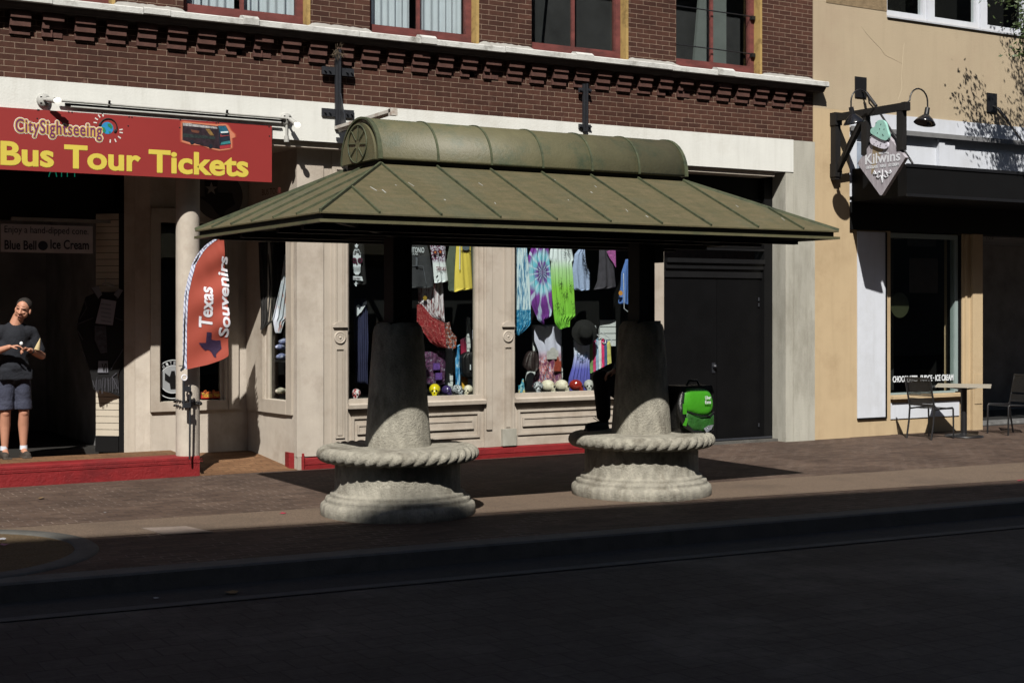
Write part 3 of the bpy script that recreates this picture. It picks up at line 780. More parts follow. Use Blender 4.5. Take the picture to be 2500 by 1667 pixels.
M['barrelcopper'] = mat('olive_copper', C(108, 102, 72, 1.2), 0.55, 0.12, 5, 0.003, 30, dirt=C(78, 90, 66, 1.35), dscale=3, spec=.4)
M['verdigris'] = mat('verdigris_seam', C(88, 92, 66, 1.2), 0.6, 0.25, 14, dirt=C(46, 56, 44, 1.3), dscale=6)
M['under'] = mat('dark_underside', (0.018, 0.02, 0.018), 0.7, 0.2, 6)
M['stone'] = mat('shelter_stone', C(172, 164, 146, 1.03), 0.9, 0.28, 14, 0.02, 48, dirt=C(112, 102, 86, 1.12), dscale=4, stretch=(1, 1, .45))
ex0, ex1, ew_ = 4.30, 9.68, 1.53
tx0, tx1, tw = 5.36, 8.68, 0.38
ze, zt2, zr2 = 2.54, 2.612, 3.135
yc = KY + .01
rf = MB()
def hip(o, dz):          # closed skin of the roof
    E_ = [(ex0 - o, yc - ew_ - o, zt2 + dz), (ex1 + o, yc - ew_ - o, zt2 + dz), (ex1 + o, yc + ew_ + o, zt2 + dz), (ex0 - o, yc + ew_ + o, zt2 + dz)]
    Tt = [(tx0, yc - tw, zr2 + dz), (tx1, yc - tw, zr2 + dz), (tx1, yc + tw, zr2 + dz), (tx0, yc + tw, zr2 + dz)]
    return E_ + Tt
vs = hip(0.0, 0) + hip(0.0, -0.012)
fs = [(0, 1, 5, 4), (1, 2, 6, 5), (2, 3, 7, 6), (3, 0, 4, 7), (4, 5, 6, 7)]
fs += [tuple(i + 8 for i in f[::-1]) for f in fs] + [(0, 8, 9, 1), (1, 9, 10, 2), (2, 10, 11, 3), (3, 11, 8, 0)]
RF = rf.add(vs, fs).build('roof', M['copper'], Q)
sm = MB()
def seam(p, q, w_=.014, h=.022):
    p, q = Vector(p), Vector(q); sm.bar(p + Vector((0, 0, h * .4)), q + Vector((0, 0, h * .4)), w_, h)
E4, T4 = hip(0, 0)[:4], hip(0, 0)[4:]
for a, b in zip(E4, T4): seam(b, a, .02, .026)
sp_ = (tx1 - tx0) / 6
for sgn in (-1, 1):
    ye, yt = yc + sgn * ew_, yc + sgn * tw
    for i in range(-1, 9):
        x = tx0 + i * sp_
        if i < 0: k = (x - ex0) / (tx0 - ex0)
        elif i > 6: k = (ex1 - x) / (ex1 - tx1)
        else: k = 1
        if k <= 0.03: continue
        seam((x, ye, zt2), (x, ye + (yt - ye) * k, zt2 + (zr2 - zt2) * k))
for (xe_, xt_) in ((ex0, tx0), (ex1, tx1)):
    for j in range(-2, 3):
        y = yc + j * .52; k = 1 if abs(y - yc) <= tw else (ew_ - abs(y - yc)) / (ew_ - tw)
        seam((xe_, y, zt2), (xe_ + (xt_ - xe_) * k, y, zt2 + (zr2 - zt2) * k))
sm.build('seam', M['verdigris'], RF)
dp = MB(); rd = random.Random(9)
for k in range(16):
    x = rd.uniform(4.9, 9.2); y = rd.uniform(yc - 1.4, yc - .45); z = zt2 + (zr2 - zt2) * (y - yc + ew_) / (ew_ - tw)
    L_d = rd.uniform(.008, .05); dp.obox((x, y, z + .001), (rd.uniform(-.3, .3), 1, .45), (1, 0, 0), (0, -.45, 1), L_d, rd.uniform(.003, .007), .0012)
dp.build('droppings', mat('chalk_white', C(190, 186, 174, 1.4), .9), RF)
# eaves: recessed fascia and a projecting bottom flange
i_ = .035
fa = MB()
for (x0_, x1_, y0_, y1_) in ((ex0 + i_, ex1 - i_, yc - ew_ + i_, yc - ew_ + i_ + .03), (ex0 + i_, ex1 - i_, yc + ew_ - i_ - .03, yc + ew_ - i_), (ex0 + i_, ex0 + i_ + .03, yc - ew_ + i_ + .03, yc + ew_ - i_ - .03), (ex1 - i_ - .03, ex1 - i_, yc - ew_ + i_ + .03, yc + ew_ - i_ - .03)):
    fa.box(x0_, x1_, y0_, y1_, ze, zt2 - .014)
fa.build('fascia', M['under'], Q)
fl = MB()
o_ = .008
for (x0_, x1_, y0_, y1_) in ((ex0 - o_, ex1 + o_, yc - ew_ - o_, yc - ew_ + i_ - .001), (ex0 - o_, ex1 + o_, yc + ew_ - i_ + .001, yc + ew_ + o_), (ex0 - o_, ex0 + i_ - .001, yc - ew_ + i_, yc + ew_ - i_), (ex1 - i_ + .001, ex1 + o_, yc - ew_ + i_, yc + ew_ - i_)):
    fl.box(x0_, x1_, y0_, y1_, ze - .008, ze + .016)
fl.build('eave_flange', M['barrelcopper'], Q)
# underside framing
uf = MB()
for y in (-1.0, -.45, .45, 1.0): uf.box(ex0 + .07, ex1 - .07, yc + y - .03, yc + y + .03, 2.50, 2.56)
for x in (4.9, 5.7, 6.6, 7.5, 8.43, 9.1): uf.box(x - .03, x + .03, yc - ew_ + .07, yc + ew_ - .07, 2.565, 2.6)
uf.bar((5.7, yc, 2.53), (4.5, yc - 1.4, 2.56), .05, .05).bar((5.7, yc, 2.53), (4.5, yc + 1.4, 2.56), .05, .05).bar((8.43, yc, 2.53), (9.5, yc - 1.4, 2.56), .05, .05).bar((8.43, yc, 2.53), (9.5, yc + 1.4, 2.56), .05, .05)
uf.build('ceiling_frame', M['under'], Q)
# barrel vault on top
br_, bz = .405, 3.195
def arch(r, y0=yc, z0=bz, n=26, lift=.0, sq=1.0):
    pts = [(y0 - r, z0 - .015)]
    for i in range(n + 1):
        a = PI * i / n; pts.append((y0 - r * math.cos(a), z0 + lift + r * sq * math.sin(a)))
    return pts + [(y0 + r, z0 - .015)]
bv = MB(); pr = arch(br_, lift=.005, sq=.94); n = len(pr)
bv.prism_x(pr, tx0 - .02, tx1 + .03)
bv.sm = [True] * len(bv.sm); bv.sm[0] = bv.sm[1] = False
BV = bv.build('barrel_vault', M['barrelcopper'], Q)
MB().box(tx0 + .01, tx1 - .01, yc - tw + .02, yc + tw - .02, 3.13, 3.179).build('curb', M['under'], Q)
for i in range(7):
    x = tx0 + i * sp_ + (-.02 if i == 0 else .02 if i == 6 else 0); wd = .01 if 0 < i < 6 else .02
    o1, o2 = arch(br_ + .01, lift=.005, sq=.94), arch(br_ - .01, lift=.005, sq=.94)
    rb = MB(); nn = len(o1); v_ = []
    for xx in (x - wd, x + wd):
        v_ += [(xx, y, z) for y, z in o1] + [(xx, y, z) for y, z in o2]
    f_ = []
    for k in range(nn - 1):
        f_ += [(k, k + 1, 2 * nn + k + 1, 2 * nn + k), (k, nn + k, nn + k + 1, k + 1), (2 * nn + k, 2 * nn + k + 1, 3 * nn + k + 1, 3 * nn + k), (nn + k, 3 * nn + k, 3 * nn + k + 1, nn + k + 1)]
    f_ += [(0, 2 * nn, 3 * nn, nn), (nn - 1, 2 * nn - 1, 4 * nn - 1, 3 * nn - 1)]
    rb.add(v_, f_).build('rib', M['verdigris'], BV)
for xs_, sg in ((tx0 - .05, -1), (tx1 + .061, 1)):
    q = MB().prism_x(arch(br_ - .05, lift=.005, z0=bz, sq=.94), min(xs_, xs_ + .02 * -sg), max(xs_, xs_ + .02 * -sg)).build('end_panel', M['barrelcopper'], BV)
    # oval fan of thin ribs
    g = MB(); ce = (yc, bz + .15); xf_ = xs_ + sg * .008
    ell = [(xf_, ce[0] + .20 * math.cos(a), ce[1] + .17 * math.sin(a)) for a in [2 * PI * k / 36 for k in range(37)]]
    g.tube(ell, .006, 6)
    for k in range(8):
        a = PI * k / 4 + .1; g.tube([(xf_, ce[0] + .045 * math.cos(a), ce[1] + .045 * math.sin(a)), (xf_, ce[0] + .19 * math.cos(a), ce[1] + .16 * math.sin(a))], .005, 5)
    g.build('fan_ornament', M['verdigris'], BV)
# pillars
PX = (5.705, 8.435)
rr = random.Random(11)
def wob(amp, seed):
    r_ = random.Random(seed); ph = [r_.uniform(0, 6.28) for _ in range(6)]
    return lambda r, h, a: r * (1 + amp * (math.sin(3 * a + ph[0] + 7 * h) + math.sin(7 * a + ph[1] - 13 * h) * .6 + math.sin(13 * a + ph[2] + 29 * h) * .4))
for pi_, px in enumerate(PX):
    py = KY
    prof = [(.302, .600), (.299, .66), (.285, .85), (.268, 1.1), (.248, 1.4), (.232, 1.62), (.226, 1.665), (.214, 1.70), (.19, 1.725), (.15, 1.738)]
    P_ = MB().lathe(prof, (px, py, 0), 56, fn=wob(.004, pi_)).build('pillar', M['stone'], Q)
    base = [(.69, -.02), (.705, .01), (.708, .06), (.702, .095), (.68, .115), (.655, .12), (.662, .14), (.655, .158), (.63, .165), (.612, .168), (.618, .185), (.61, .2), (.585, .206), (.575, .215), (.573, .36), (.575, .52)]
    MB().lathe(base, (px, py, 0), 72, fn=wob(.0015, pi_ + 5)).build('base', M['stone'], Q)
    # bench ring with rope edge
    nt_, mt_ = 400, 18; v_ = []; R0, rt, zc = .664, .073, .548; tw_n = 42
    for i in range(nt_):
        A = 2 * PI * i / nt_
        for j in range(mt_):
            bb = 2 * PI * j / mt_
            ph = (A * tw_n / (2 * PI) - bb / (2 * PI) * 3) % 1
            k = abs(2 * ph - 1); bump_ = (1 - k ** 3.2)
            r2 = rt * (.74 + .28 * bump_) * (1 + .012 * math.sin(A * 9 + bb * 2))
            rad = R0 + r2 * math.cos(bb) * 1.05
            v_.append((px + rad * math.cos(A), py + rad * math.sin(A), zc + r2 * math.sin(bb) * .92))
    f_ = [(i * mt_ + j, ((i + 1) % nt_) * mt_ + j, ((i + 1) % nt_) * mt_ + (j + 1) % mt_, i * mt_ + (j + 1) % mt_) for i in range(nt_) for j in range(mt_)]
    rg = MB().add(v_, f_, True)
    rg.lathe([(.2, .50), (.655, .50), (.66, .545), (.655, .598), (.62, .612), (.5, .615), (.25, .616)], (px, py, 0), 72, fn=wob(.0015, pi_ + 9))
    rg.build('bench', M['stone'], Q)
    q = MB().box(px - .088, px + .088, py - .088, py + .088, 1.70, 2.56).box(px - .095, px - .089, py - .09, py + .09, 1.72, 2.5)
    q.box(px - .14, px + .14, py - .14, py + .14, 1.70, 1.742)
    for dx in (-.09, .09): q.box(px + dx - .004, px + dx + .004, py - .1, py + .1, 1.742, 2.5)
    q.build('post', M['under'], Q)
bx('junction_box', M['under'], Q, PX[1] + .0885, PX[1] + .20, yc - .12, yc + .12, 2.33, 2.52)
# brackets and tie straps under the roof
# ------------------------------------------------------------------ bus ticket sign
SX1 = FX(662.5, -.07)
YSN = -.085
sg_ = T('shop_sign', 'wide red sign board reading Bus Tour Tickets in yellow letters above the entrance', 'sign', (1.5, YSN, 3.29))
zb0, zb1 = F(662, 445.5, YSN)[1], F(662, 307.5, YSN)[1]
M['signred'] = mat('sign_red', C(150, 47, 43), 0.45, 0.05, 1.2, spec=.5)
bx('panel', M['signred'], sg_, -1.2, SX1, YSN, YSN + .03, zb0, zb1)
LY = mat('sign_yellow', C(218, 194, 78), .5, .03, 4)
def stext(s, nm, u0, u1, vt0, vb0, m, off=0, e=.0015, **k):
    x0, x1 = FX(u0, YSN), FX(u1, YSN); z1_, z0_ = F(u0, vt0, YSN)[1], F(u0, vb0, YSN)[1]
    return text(s, nm, (x0, YSN, z0_), (1, 0, 0), (0, 0, 1), x1 - x0, z1_ - z0_, m, sg_, off=off, ext=e, **k)
stext('Bus Tour Tickets', 'lettering', 2, 605.5, 345, 403, LY, off=.02, e=.004, fat=.0045)
for ft, m, e in ((.019, mat('logo_white', C(232, 226, 212), .6), .0035), (.0125, mat('logo_gold', C(205, 165, 85), .6), .0055), (.002, mat('logo_purple', C(110, 40, 90), .6), .0075)):
    stext('CitySightseeing', 'logo', 38, 248, 290, 332, m, e=e, sp=1.12, fat=ft)
ed = YSN - .001
gx, gz = F(262, 313, ed); 
def disc(cx, cz, r, y, m, name, par, n=28, rz=None, d=.002):
    rz = rz or r
    return MB().prism([(cx + r * math.cos(2 * PI * k / n), cz + rz * math.sin(2 * PI * k / n)) for k in range(n)], y - d, y).build(name, m, par)
disc(gx, gz, .073, ed + .0035, mat('logo_black', (.01, .01, .01), .6), 'globe_outline', sg_, d=.001)
disc(gx, gz, .064, ed + .001, mat('logo_blue', C(40, 140, 190), .6), 'globe', sg_)
LG = mat('logo_green', C(40, 130, 80), .6)
for pts in ([(.0, .045), (.03, .05), (.055, .02), (.04, -.01), (.02, .01), (.005, .02)], [(-.06, .01), (-.03, .0), (-.015, -.03), (-.03, -.055), (-.05, -.04)], [(.01, -.03), (.04, -.04), (.02, -.055)]):
    MB().prism([(gx + a, gz + b) for a, b in pts], ed - .003, ed - .0015).build('globe_land', LG, sg_)
hp = MB().tube([(gx + .09 * math.cos(a) + .012, ed - .002, gz + .09 * math.sin(a) + .01) for a in [R(-25 + 8 * k) for k in range(24)]], .007, 6)
hp.sph((gx + .085, ed, gz - .03), (.018, .006, .022)).sph((gx - .075, ed, gz + .03), (.018, .006, .022))
hp.build('headphones', MATS['logo_black'], sg_)
ry = MB()
for a in (100, 125, 150, 175): c_, s_ = math.cos(R(a)), math.sin(R(a)); ry.bar((gx - .03 + .08 * c_, ed, gz + .04 + .08 * s_), (gx - .03 + .115 * c_, ed, gz + .04 + .115 * s_), .012, .004, (0, 1, 0))
for a in (-95, -65, -35, -5, 12): c_, s_ = math.cos(R(a)), math.sin(R(a)); ry.bar((gx + .04 + .09 * c_, ed, gz - .03 + .09 * s_), (gx + .04 + .125 * c_, ed, gz - .03 + .125 * s_), .012, .004, (0, 1, 0))
ry.build('logo_rays', MATS['logo_white'], sg_)
# picture of the open-top bus
def bz_(x, y): return (430 + x / 15.68, 290 + y / 15.68)
halo = [(190, 120), (300, 90), (600, 130), (1500, 210), (1900, 200), (2000, 260), (2120, 460), (2270, 600), (2270, 720), (2150, 760), (2160, 1120), (2040, 1190), (1650, 1240), (1250, 1150), (1000, 1040), (560, 1010), (200, 900), (180, 780)]
cxh = sum(p[0] for p in halo) / len(halo); cyh = sum(p[1] for p in halo) / len(halo)
for k, (g_, m) in enumerate(((1.035, C(172, 74, 56)), (1.0, C(188, 96, 68)), (.97, C(206, 128, 96)))):
    poly_px([bz_(cxh + (a - cxh) * g_, cyh + (b - cyh) * g_) for a, b in halo], YSN - .002 - .001 * k, YSN - .001, mat('halo_%d' % k, m, .5, .02), sg_, 'picture_halo')
def pic(pts, k, c, nm='picture', **kw): 
    return poly_px([bz_(a, b) for a, b in pts], YSN - .0045 - .0008 * k, YSN - .004, mat('picture_%d_%d_%d' % c, C(*c), .5, kw.get('var', .1), kw.get('scale', 30)), sg_, nm)
pic([(240, 160), (560, 180), (1600, 290), (1680, 1175), (1240, 1100), (600, 930), (240, 830)], 0, (48, 34, 40), var=.6, scale=20)
pic([(1600, 270), (1900, 265), (2040, 520), (2095, 980), (2090, 1120), (1680, 1175)], 0, (30, 40, 50), var=.4)
pic([(260, 170), (560, 180), (620, 210), (1560, 320), (1580, 390), (1100, 350), (600, 300), (270, 270)], 1, (170, 165, 160), var=.55, scale=60)
pic([(1610, 290), (1900, 275), (2020, 520), (1690, 560)], 1, (40, 95, 115), var=.35)
pic([(1700, 500), (1990, 480), (2000, 540), (1720, 555)], 2, (215, 225, 220))
pic([(1670, 1040), (2095, 985), (2085, 1115), (1680, 1170)], 2, (165, 50, 55))
pic([(1740, 900), (2060, 850), (2080, 950), (1700, 1000)], 1, (60, 130, 130), var=.3)
pic([(260, 560), (1500, 690), (1500, 800), (260, 700)], 1, (44, 52, 50), var=.6, scale=50)
pic([(1120, 390), (1290, 400), (1460, 650), (1300, 640)], 1, (130, 100, 55), var=.4)
pic([(560, 420), (900, 470), (860, 560), (600, 520)], 1, (110, 66, 50), var=.5)
pic([(1690, 690), (1760, 690), (2030, 650), (2030, 630), (1750, 650), (1700, 570)], 2, (150, 60, 60))
for (a, b) in ((600, 900), (1310, 1060)):
    u, v = bz_(a, b); x_, z_ = F(u, v, YSN); disc(x_, z_, .024, YSN - .0055, mat('picture_wheel', (.012, .02, .03), .5), 'picture_wheel', sg_)
sc_ = MB()
for u, v in ((92, 269), (95, 269), (168, 274), (176, 275), (250, 278), (315, 286), (322, 287), (440, 293), (439, 312), (528, 301), (533, 301), (657, 310), (658, 333), (166, 296), (313, 308), (91, 290)):
    x_, z_ = F(u, v, YSN); sc_.lathe([(.009, 0), (.007, .003)], (x_, YSN, z_), 10, (0, -1, 0))
sc_.build('screws', MATS['logo_black'], sg_)

# lamp holders with bare bulbs and the conduit between them
BULB = NT('frosted_bulb'); BULB.col((.8, .78, .74)); BULB.rough(.2); BULB.b.inputs['Emission Color'].default_value = (1, .95, .85, 1); BULB.b.inputs['Emission Strength'].default_value = .55; BULB = BULB.m
LM = mat('white_cast_metal', C(176, 172, 162), 0.5, .15, 10, 0.002)
def flood(loc, tip, label, drop=False):
    L = T('flood_lamp', label, 'lamp', loc, 'bare bulb lamps above the sign')
    MB().lathe([(.072, 0), (.072, .02), (.062, .035), (.03, .045), (0, .047)], (0, 0, 0), 26, (0, -1, 0)).build('base_plate', LM, L, local=True)
    h = MB()
    for k in range(4):
        a = PI / 4 + k * PI / 2; h.obox((.045 * math.cos(a), -.04, .045 * math.sin(a)), (1, 0, 0), (0, 1, 0), (0, 0, 1), .01, .004, .006)
    h.build('slot', M['black'], L, local=True)
    d = Vector(tip).normalized(); p0 = Vector((0, -.045, 0)); p1 = p0 + Vector((0, -.05, 0)) + d * .02
    MB().tube([p0, p0 + Vector((0, -.035, 0)), p1], .014, 10).cyl(p1, p1 + d * .085, .026, .03, 16).build('socket', LM, L, local=True)
    b = p1 + d * .125; MB().sph(b, .036, 18, 12).cyl(p1 + d * .08, b, .02, .03, 14).build('bulb', BULB, L, local=True)
    if drop: MB().cyl((0, -.02, -.04), (0, -.02, -.19), .014).cyl((0, -.02, -.19), (0, -.02, -.26), .026, .03).build('conduit_drop', LM, L, local=True)
    return L
lx, lz = F(106, 246, -.05); lx2, lz2 = F(698, 292, -.05)
flood((lx, -.05, lz), (.8, -.75, -.15), 'bare bulb lamp at the left end of the conduit above the red sign')
flood((lx2, -.05, lz2), (.45, -.7, -.6), 'bare bulb lamp on round plate beyond the right end of the red sign', True)
cnd = MB(); 
def along(t, dz=0, y=-.105): return (lx + (lx2 - lx) * t, y, lz + .005 + (lz2 - lz) * t + dz)
cnd.tube([along(.05), along(.5), along(.99)], .014, 8)
cnd.tube([along(.1, -.055), along(.5, -.055), along(.97, -.055)], .012, 8)
CN = cnd.build('conduit', LM); tag(CN, 'thin white double conduit running along the cream band above the red sign', 'conduit')
kbar = MB().bar(along(.08, -.03, -.075), along(.98, -.03, -.075), .03, .026); kbar.build('shadow_band', M['black'], CN)  # black bar stands in for the shadow band below the white tube
for u in (265, 552):
    t = (FX(u, -.1) - lx) / (lx2 - lx); x, y, z = along(t); MB().bar((x, -.14, z + .035), (x + .01, -.06, z - .06), .022, .012).build('clip', M['black'], CN)

# steel wall brackets on the brick
def wall_bracket(u, v0, v1, label, plates, gus, wd=.07):
    x, zt_ = F(u, v0, -.06); zb_ = F(u, v1, -.06)[1]
    Wb = T('wall_bracket', label, 'bracket', (x, -.05, zb_), 'steel brackets on the brick wall')
    MB().box(x - wd / 2, x + wd / 2, -.085, -.051, zb_, zt_).box(x - .012, x + .012, -.13, -.086, zb_, zt_).build('channel', M['steel'], Wb)
    for (v, hw, hh) in plates:
        z = F(u, v, -.055)[1]
        for sg in (-1, 1):
            q = MB().box(*sorted((x + sg * (wd / 2 + .002), x + sg * hw)), -.075, -.051, z - hh, z + hh)
            for k in (.45, .8):
                xx = x + sg * (wd / 2 + (hw - wd / 2) * k); q.cyl((xx, -.074, z), (xx, -.1, z), .012, n=8)
            q.build('plate', M['steel'], Wb)
    if gus: MB().prism_x([(-.13, zb_ + .42), (-.30, zb_ - .0), (-.30, zb_ - .04), (-.13, zb_ - .04)], x + .0, x + .012).build('gusset', M['steel'], Wb)
    return Wb
wb = wall_bracket(824.5, 122, 318, 'tall dark steel bracket with gusset above the shelter roof end', ((175.5, .2, .045), (277, .2, .045)), True)
wall_bracket(1427, 206, 322, 'thin dark steel bracket above the middle of the shelter roof', ((222, .09, .03), (310, .09, .03)), False, .06)
xa_, za_ = F(822, 313, -.14)
arm = MB().bar((xa_, -.14, za_), (xa_, -1.62, za_ + .02), .06, .035, (0, 0, 1)).bar((xa_ + .03, -.14, za_ - .03), (xa_ + .03, -1.45, za_ - .0), .012, .03)
arm.box(xa_ - .03, xa_ + .05, -1.64, -1.58, za_ - .03, za_ + .05)
AR = arm.build('iron_arm', M['rust']); tag(AR, 'rusty white painted iron arm sticking out from the tall wall bracket', 'bracket arm')
nest = MB(); rn = random.Random(5); nx_, nz_ = F(824, 128, -.1)
for k in range(60):
    p = Vector((nx_ + rn.gauss(0, .03), -.12 + rn.gauss(0, .02), nz_ + rn.gauss(0, .035))); d = Vector((rn.gauss(0, 1), rn.gauss(0, .5), rn.gauss(-.2, 1))).normalized() * .05
    nest.bar(p, p + d, .003, .003)
tag(nest.build('dry_twigs', mat('dry_twig', (.16, .12, .08), .9)), 'tuft of dry twigs caught at the top of the tall wall bracket', 'twigs')
# ------------------------------------------------------------------ hanging cone sign on a timber bracket
HX = 14.38
HB_ = T('sign_bracket', 'black timber bracket with braces holding the diamond shaped hanging sign', 'bracket', (HX, -.02, 3.76))
q = MB().box(HX - .05, HX + .05, -.10, -.001, 3.72, 4.66).box(HX - .065, HX + .065, -.115, -.001, 3.76, 3.95).box(HX - .065, HX + .065, -.115, -.001, 4.50, 4.68)
q.build('wall_post', M['wood'], HB_)
q = MB().box(HX - .045, HX + .045, -1.42, -.101, 4.56, 4.66).box(HX - .048, HX + .048, -1.44, -1.36, 4.55, 4.665)
q.build('beam', M['wood'], HB_)
MB().bar((HX, -.10, 3.86), (HX, -.62, 4.57), .07, .07).build('brace', M['wood'], HB_)
MB().box(HX - .04, HX + .04, -.70, -.60, 4.02, 4.56).build('hanger', M['wood'], HB_)
MB().box(HX - .04, HX + .04, -1.38, -1.27, 4.02, 4.56).build('hanger', M['wood'], HB_)
cyS, czS = -.972, 3.912
hs = T('hanging_sign', 'grey wooden diamond sign with an ice cream cone and white Kilwins lettering', 'sign', (HX, cyS, 3.45))
def wood_sign():
    t = NT('grey_violet_sign_wood'); v = t.coord(scale=(1, 1, 1)); n = t.noise(t.coord(scale=(1, 8, 1.2), rot=(R(40), 0, 0)), 6, 7, .7)
    t.col(t.ramp(n, [(.3, C(128, 118, 120, .72)), (.55, C(156, 148, 149, .72)), (.75, C(176, 168, 169, .72))])); t.rough(.7, .3); return t.m
hh = .455
dia = [(cyS - hh, czS), (cyS - .02, czS - hh - .02), (cyS + .0, czS - hh - .025), (cyS + .02, czS - hh - .02), (cyS + hh, czS), (cyS, czS + hh)]
MB().prism_x(dia, HX - .03, HX + .03).build('board', wood_sign(), hs)
xS = HX - .031
def ysp(u, v):       # point of the sign face from the survey
    a = (u - 1250) / _f; b = (757 - v) / _f; t = xS / (_s + a * _c)
    return ((_c - a * _s) * t + CAM_Y, CAM_Z + b * t)
def zk(x, y): return ysp(2050 + x / 6.818, 270 + y / 6.818)
def sign_poly(pts, d0, d1, m, name, grow=1.0):
    pp = [zk(a, b) for a, b in pts]
    return MB().prism_x(pp, xS - d1, xS - d0).build(name, m, hs)
def soft(pts, it=2):
    for _ in range(it):
        pts = [q_ for i in range(len(pts)) for q_ in ((pts[i][0] * .75 + pts[(i + 1) % len(pts)][0] * .25, pts[i][1] * .75 + pts[(i + 1) % len(pts)][1] * .25), (pts[i][0] * .25 + pts[(i + 1) % len(pts)][0] * .75, pts[i][1] * .25 + pts[(i + 1) % len(pts)][1] * .75))]
    return pts
sign_poly([(555, 560), (740, 620), (700, 700), (540, 1060), (525, 1050)], .0, .0015, mat('cone_wafer', C(150, 130, 100), .7, .15, 8), 'cone')
mint = mat('mint_ice_cream', C(160, 205, 188), .5, .08, 9, .003, 20); cream2 = mat('white_ice_cream', C(222, 214, 220), .5, .05, 9)
sign_poly(soft([(530, 420), (620, 400), (720, 470), (830, 520), (820, 640), (720, 640), (600, 590), (530, 550)]), .0, .03, cream2, 'lower_scoop')
sign_poly(soft([(640, 200), (720, 150), (800, 190), (830, 320), (870, 440), (820, 510), (720, 480), (620, 420), (550, 380), (560, 300), (630, 280)]), .01, .05, mint, 'upper_scoop')
q = MB()
for a, b in ((650, 210), (730, 235), (710, 310), (785, 315), (675, 380), (770, 420), (760, 405)): y, z = zk(a, b); q.sph((xS - .051, y, z), .007, 6, 5)
for a, b in ((545, 455), (635, 520), (660, 590), (705, 570), (715, 555), (775, 535), (800, 585), (700, 600), (600, 560)): y, z = zk(a, b); q.sph((xS - .031, y, z), .007, 6, 5)
q.build('chips', M['black'], hs)
WS = mat('sign_white_letters', C(228, 226, 226), .6, .03, 4)
def s2(s, x0, x1, yt, yb, off=0, nm='lettering', e=.004, **k):
    k.setdefault('fat', .003)
    # rising slightly to the right like the survey
    (ya, zb_), (yb2, _) = zk(x0, yb), zk(x1, yb - (x1 - x0) * .11)
    zt_ = zk(x0, yt)[1]
    return text(s, nm, (xS, ya, zb_), (0, -1, 0), (0, 0, 1), ya - yb2, zt_ - zb_, WS, hs, off=off, ext=-(-e), **k)
s2('Kilwins', 428, 1010, 735, 905, .012)
s2('SINCE 1947', 655, 790, 700, 730, .0); s2('CHOCOLATES', 443, 637, 930, 978, .01); s2('FUDGE', 675, 775, 905, 950, .01); s2('ICE CREAM', 818, 985, 890, 938, .01)
q = MB()
def curl(pts): q.tube([(xS - .006, *zk(a, b)) for a, b in pts], .008, 6)
for sg in (-1, 1):
    X_ = lambda d, y: (715 + sg * d, y - sg * d * .05)
    curl([X_(125, 1010), X_(110, 1035), X_(130, 1060), X_(148, 1030), X_(135, 1000), X_(120, 1040), X_(95, 1060), X_(60, 1020), X_(30, 1040), X_(50, 1010), X_(70, 1050), X_(95, 1100), X_(60, 1120), X_(20, 1085), X_(10, 1140), X_(0, 1190)])
curl([(715, 985), (715, 1200)])
q.build('scroll', WS, hs)
# gooseneck lamps
def goose(base, sx, label, reach=.48):
    L = T('gooseneck_lamp', label, 'lamp', base, 'gooseneck lamps on the sign bracket')
    top = .22
    pts = [(0, 0, 0), (sx * .06, 0, .03)]
    for k in range(11):
        a = PI * (k / 10); pts.append((sx * (reach - .17 - .17 * math.cos(a)) if k else sx * .14, 0, .09 + .17 * math.sin(a)))
    pts.append((sx * reach, 0, .0))
    MB().tube(pts, .011, 8).build('arm', M['blackmetal'], L, local=True)
    c = (sx * reach, 0, -.14); tl = Vector((-sx * .28, 0, -1)).normalized()
    p = Vector((sx * reach, 0, .0))
    MB().cyl(p + Vector((0, 0, .01)), p + tl * .10, .033, .036, 16).build('socket', M['blackmetal'], L, local=True)
    p2 = p + tl * .09
    MB().lathe([(.04, 0), (.06, .02), (.10, .055), (.135, .10), (.15, .125), (.146, .127), (.128, .1), (.05, .03), (.0, .025)], p2, 32, tl, cap=False).build('shade', mat('black_enamel', (.01, .01, .012), .18, .05, 4, spec=.6), L, local=True)
    return L
goose((HX, -.86, 4.62), -1, 'black gooseneck lamp on the building side of the hanging sign')
goose((HX, -1.34, 4.62), 1, 'black gooseneck lamp on the far side of the hanging sign, at the beam end')
# awning tie rods
for i_, (u, v, lb) in enumerate(((2100, 214, 'black tie rod with square wall plate above the hanging sign'), (2420, 252, 'black tie rod with square wall plate above the middle of the awning'))):
    x, z = F(u, v); Tr = T('tie_rod', lb, 'tie rod', (x, -.01, z), 'awning tie rods')
    MB().box(x - .11, x + .11, -.02, -.001, z - .15, z + .15).build('wall_plate', M['blackmetal'], Tr)
    MB().tube([(x + .02, -.02, z - .05), (x + .02, -.12, z - .1), (x + .02, -1.0, 3.9)], .016, 8).cyl((x + .02, -.1, z - .09), (x + .02, -.3, z - .31), .026, n=10).build('rod', M['blackmetal'], Tr)
# plush panda sitting on the awning
px_, pz_ = ysp(2090, 370)
PD = T('plush_toy', 'black and white plush panda sitting on the awning behind the diamond sign', 'plush toy', (14.83, -.25, 3.9))
MB().sph((0, 0, .34), (.085, .08, .075)).build('head', mat('white_plush', C(215, 215, 210), .95), PD, local=True)
MB().sph((0, 0, .13), (.10, .09, .15)).limb((-.07, -.03, .2), (-.12, -.12, .08), .035, .03).limb((.07, -.03, .2), (.12, -.12, .08), .035, .03).limb((-.05, -.05, .04), (-.08, -.17, .03), .04, .035).limb((.05, -.05, .04), (.08, -.17, .03), .04, .035).build('body', M['black'], PD, local=True)
MB().sph((-.07, 0, .405), .03).sph((.07, 0, .405), .03).sph((-.035, -.07, .35), (.02, .015, .022)).sph((.035, -.07, .35), (.02, .015, .022)).sph((0, -.085, .32), .012).build('ears_and_eyes', M['black'], PD, local=True)

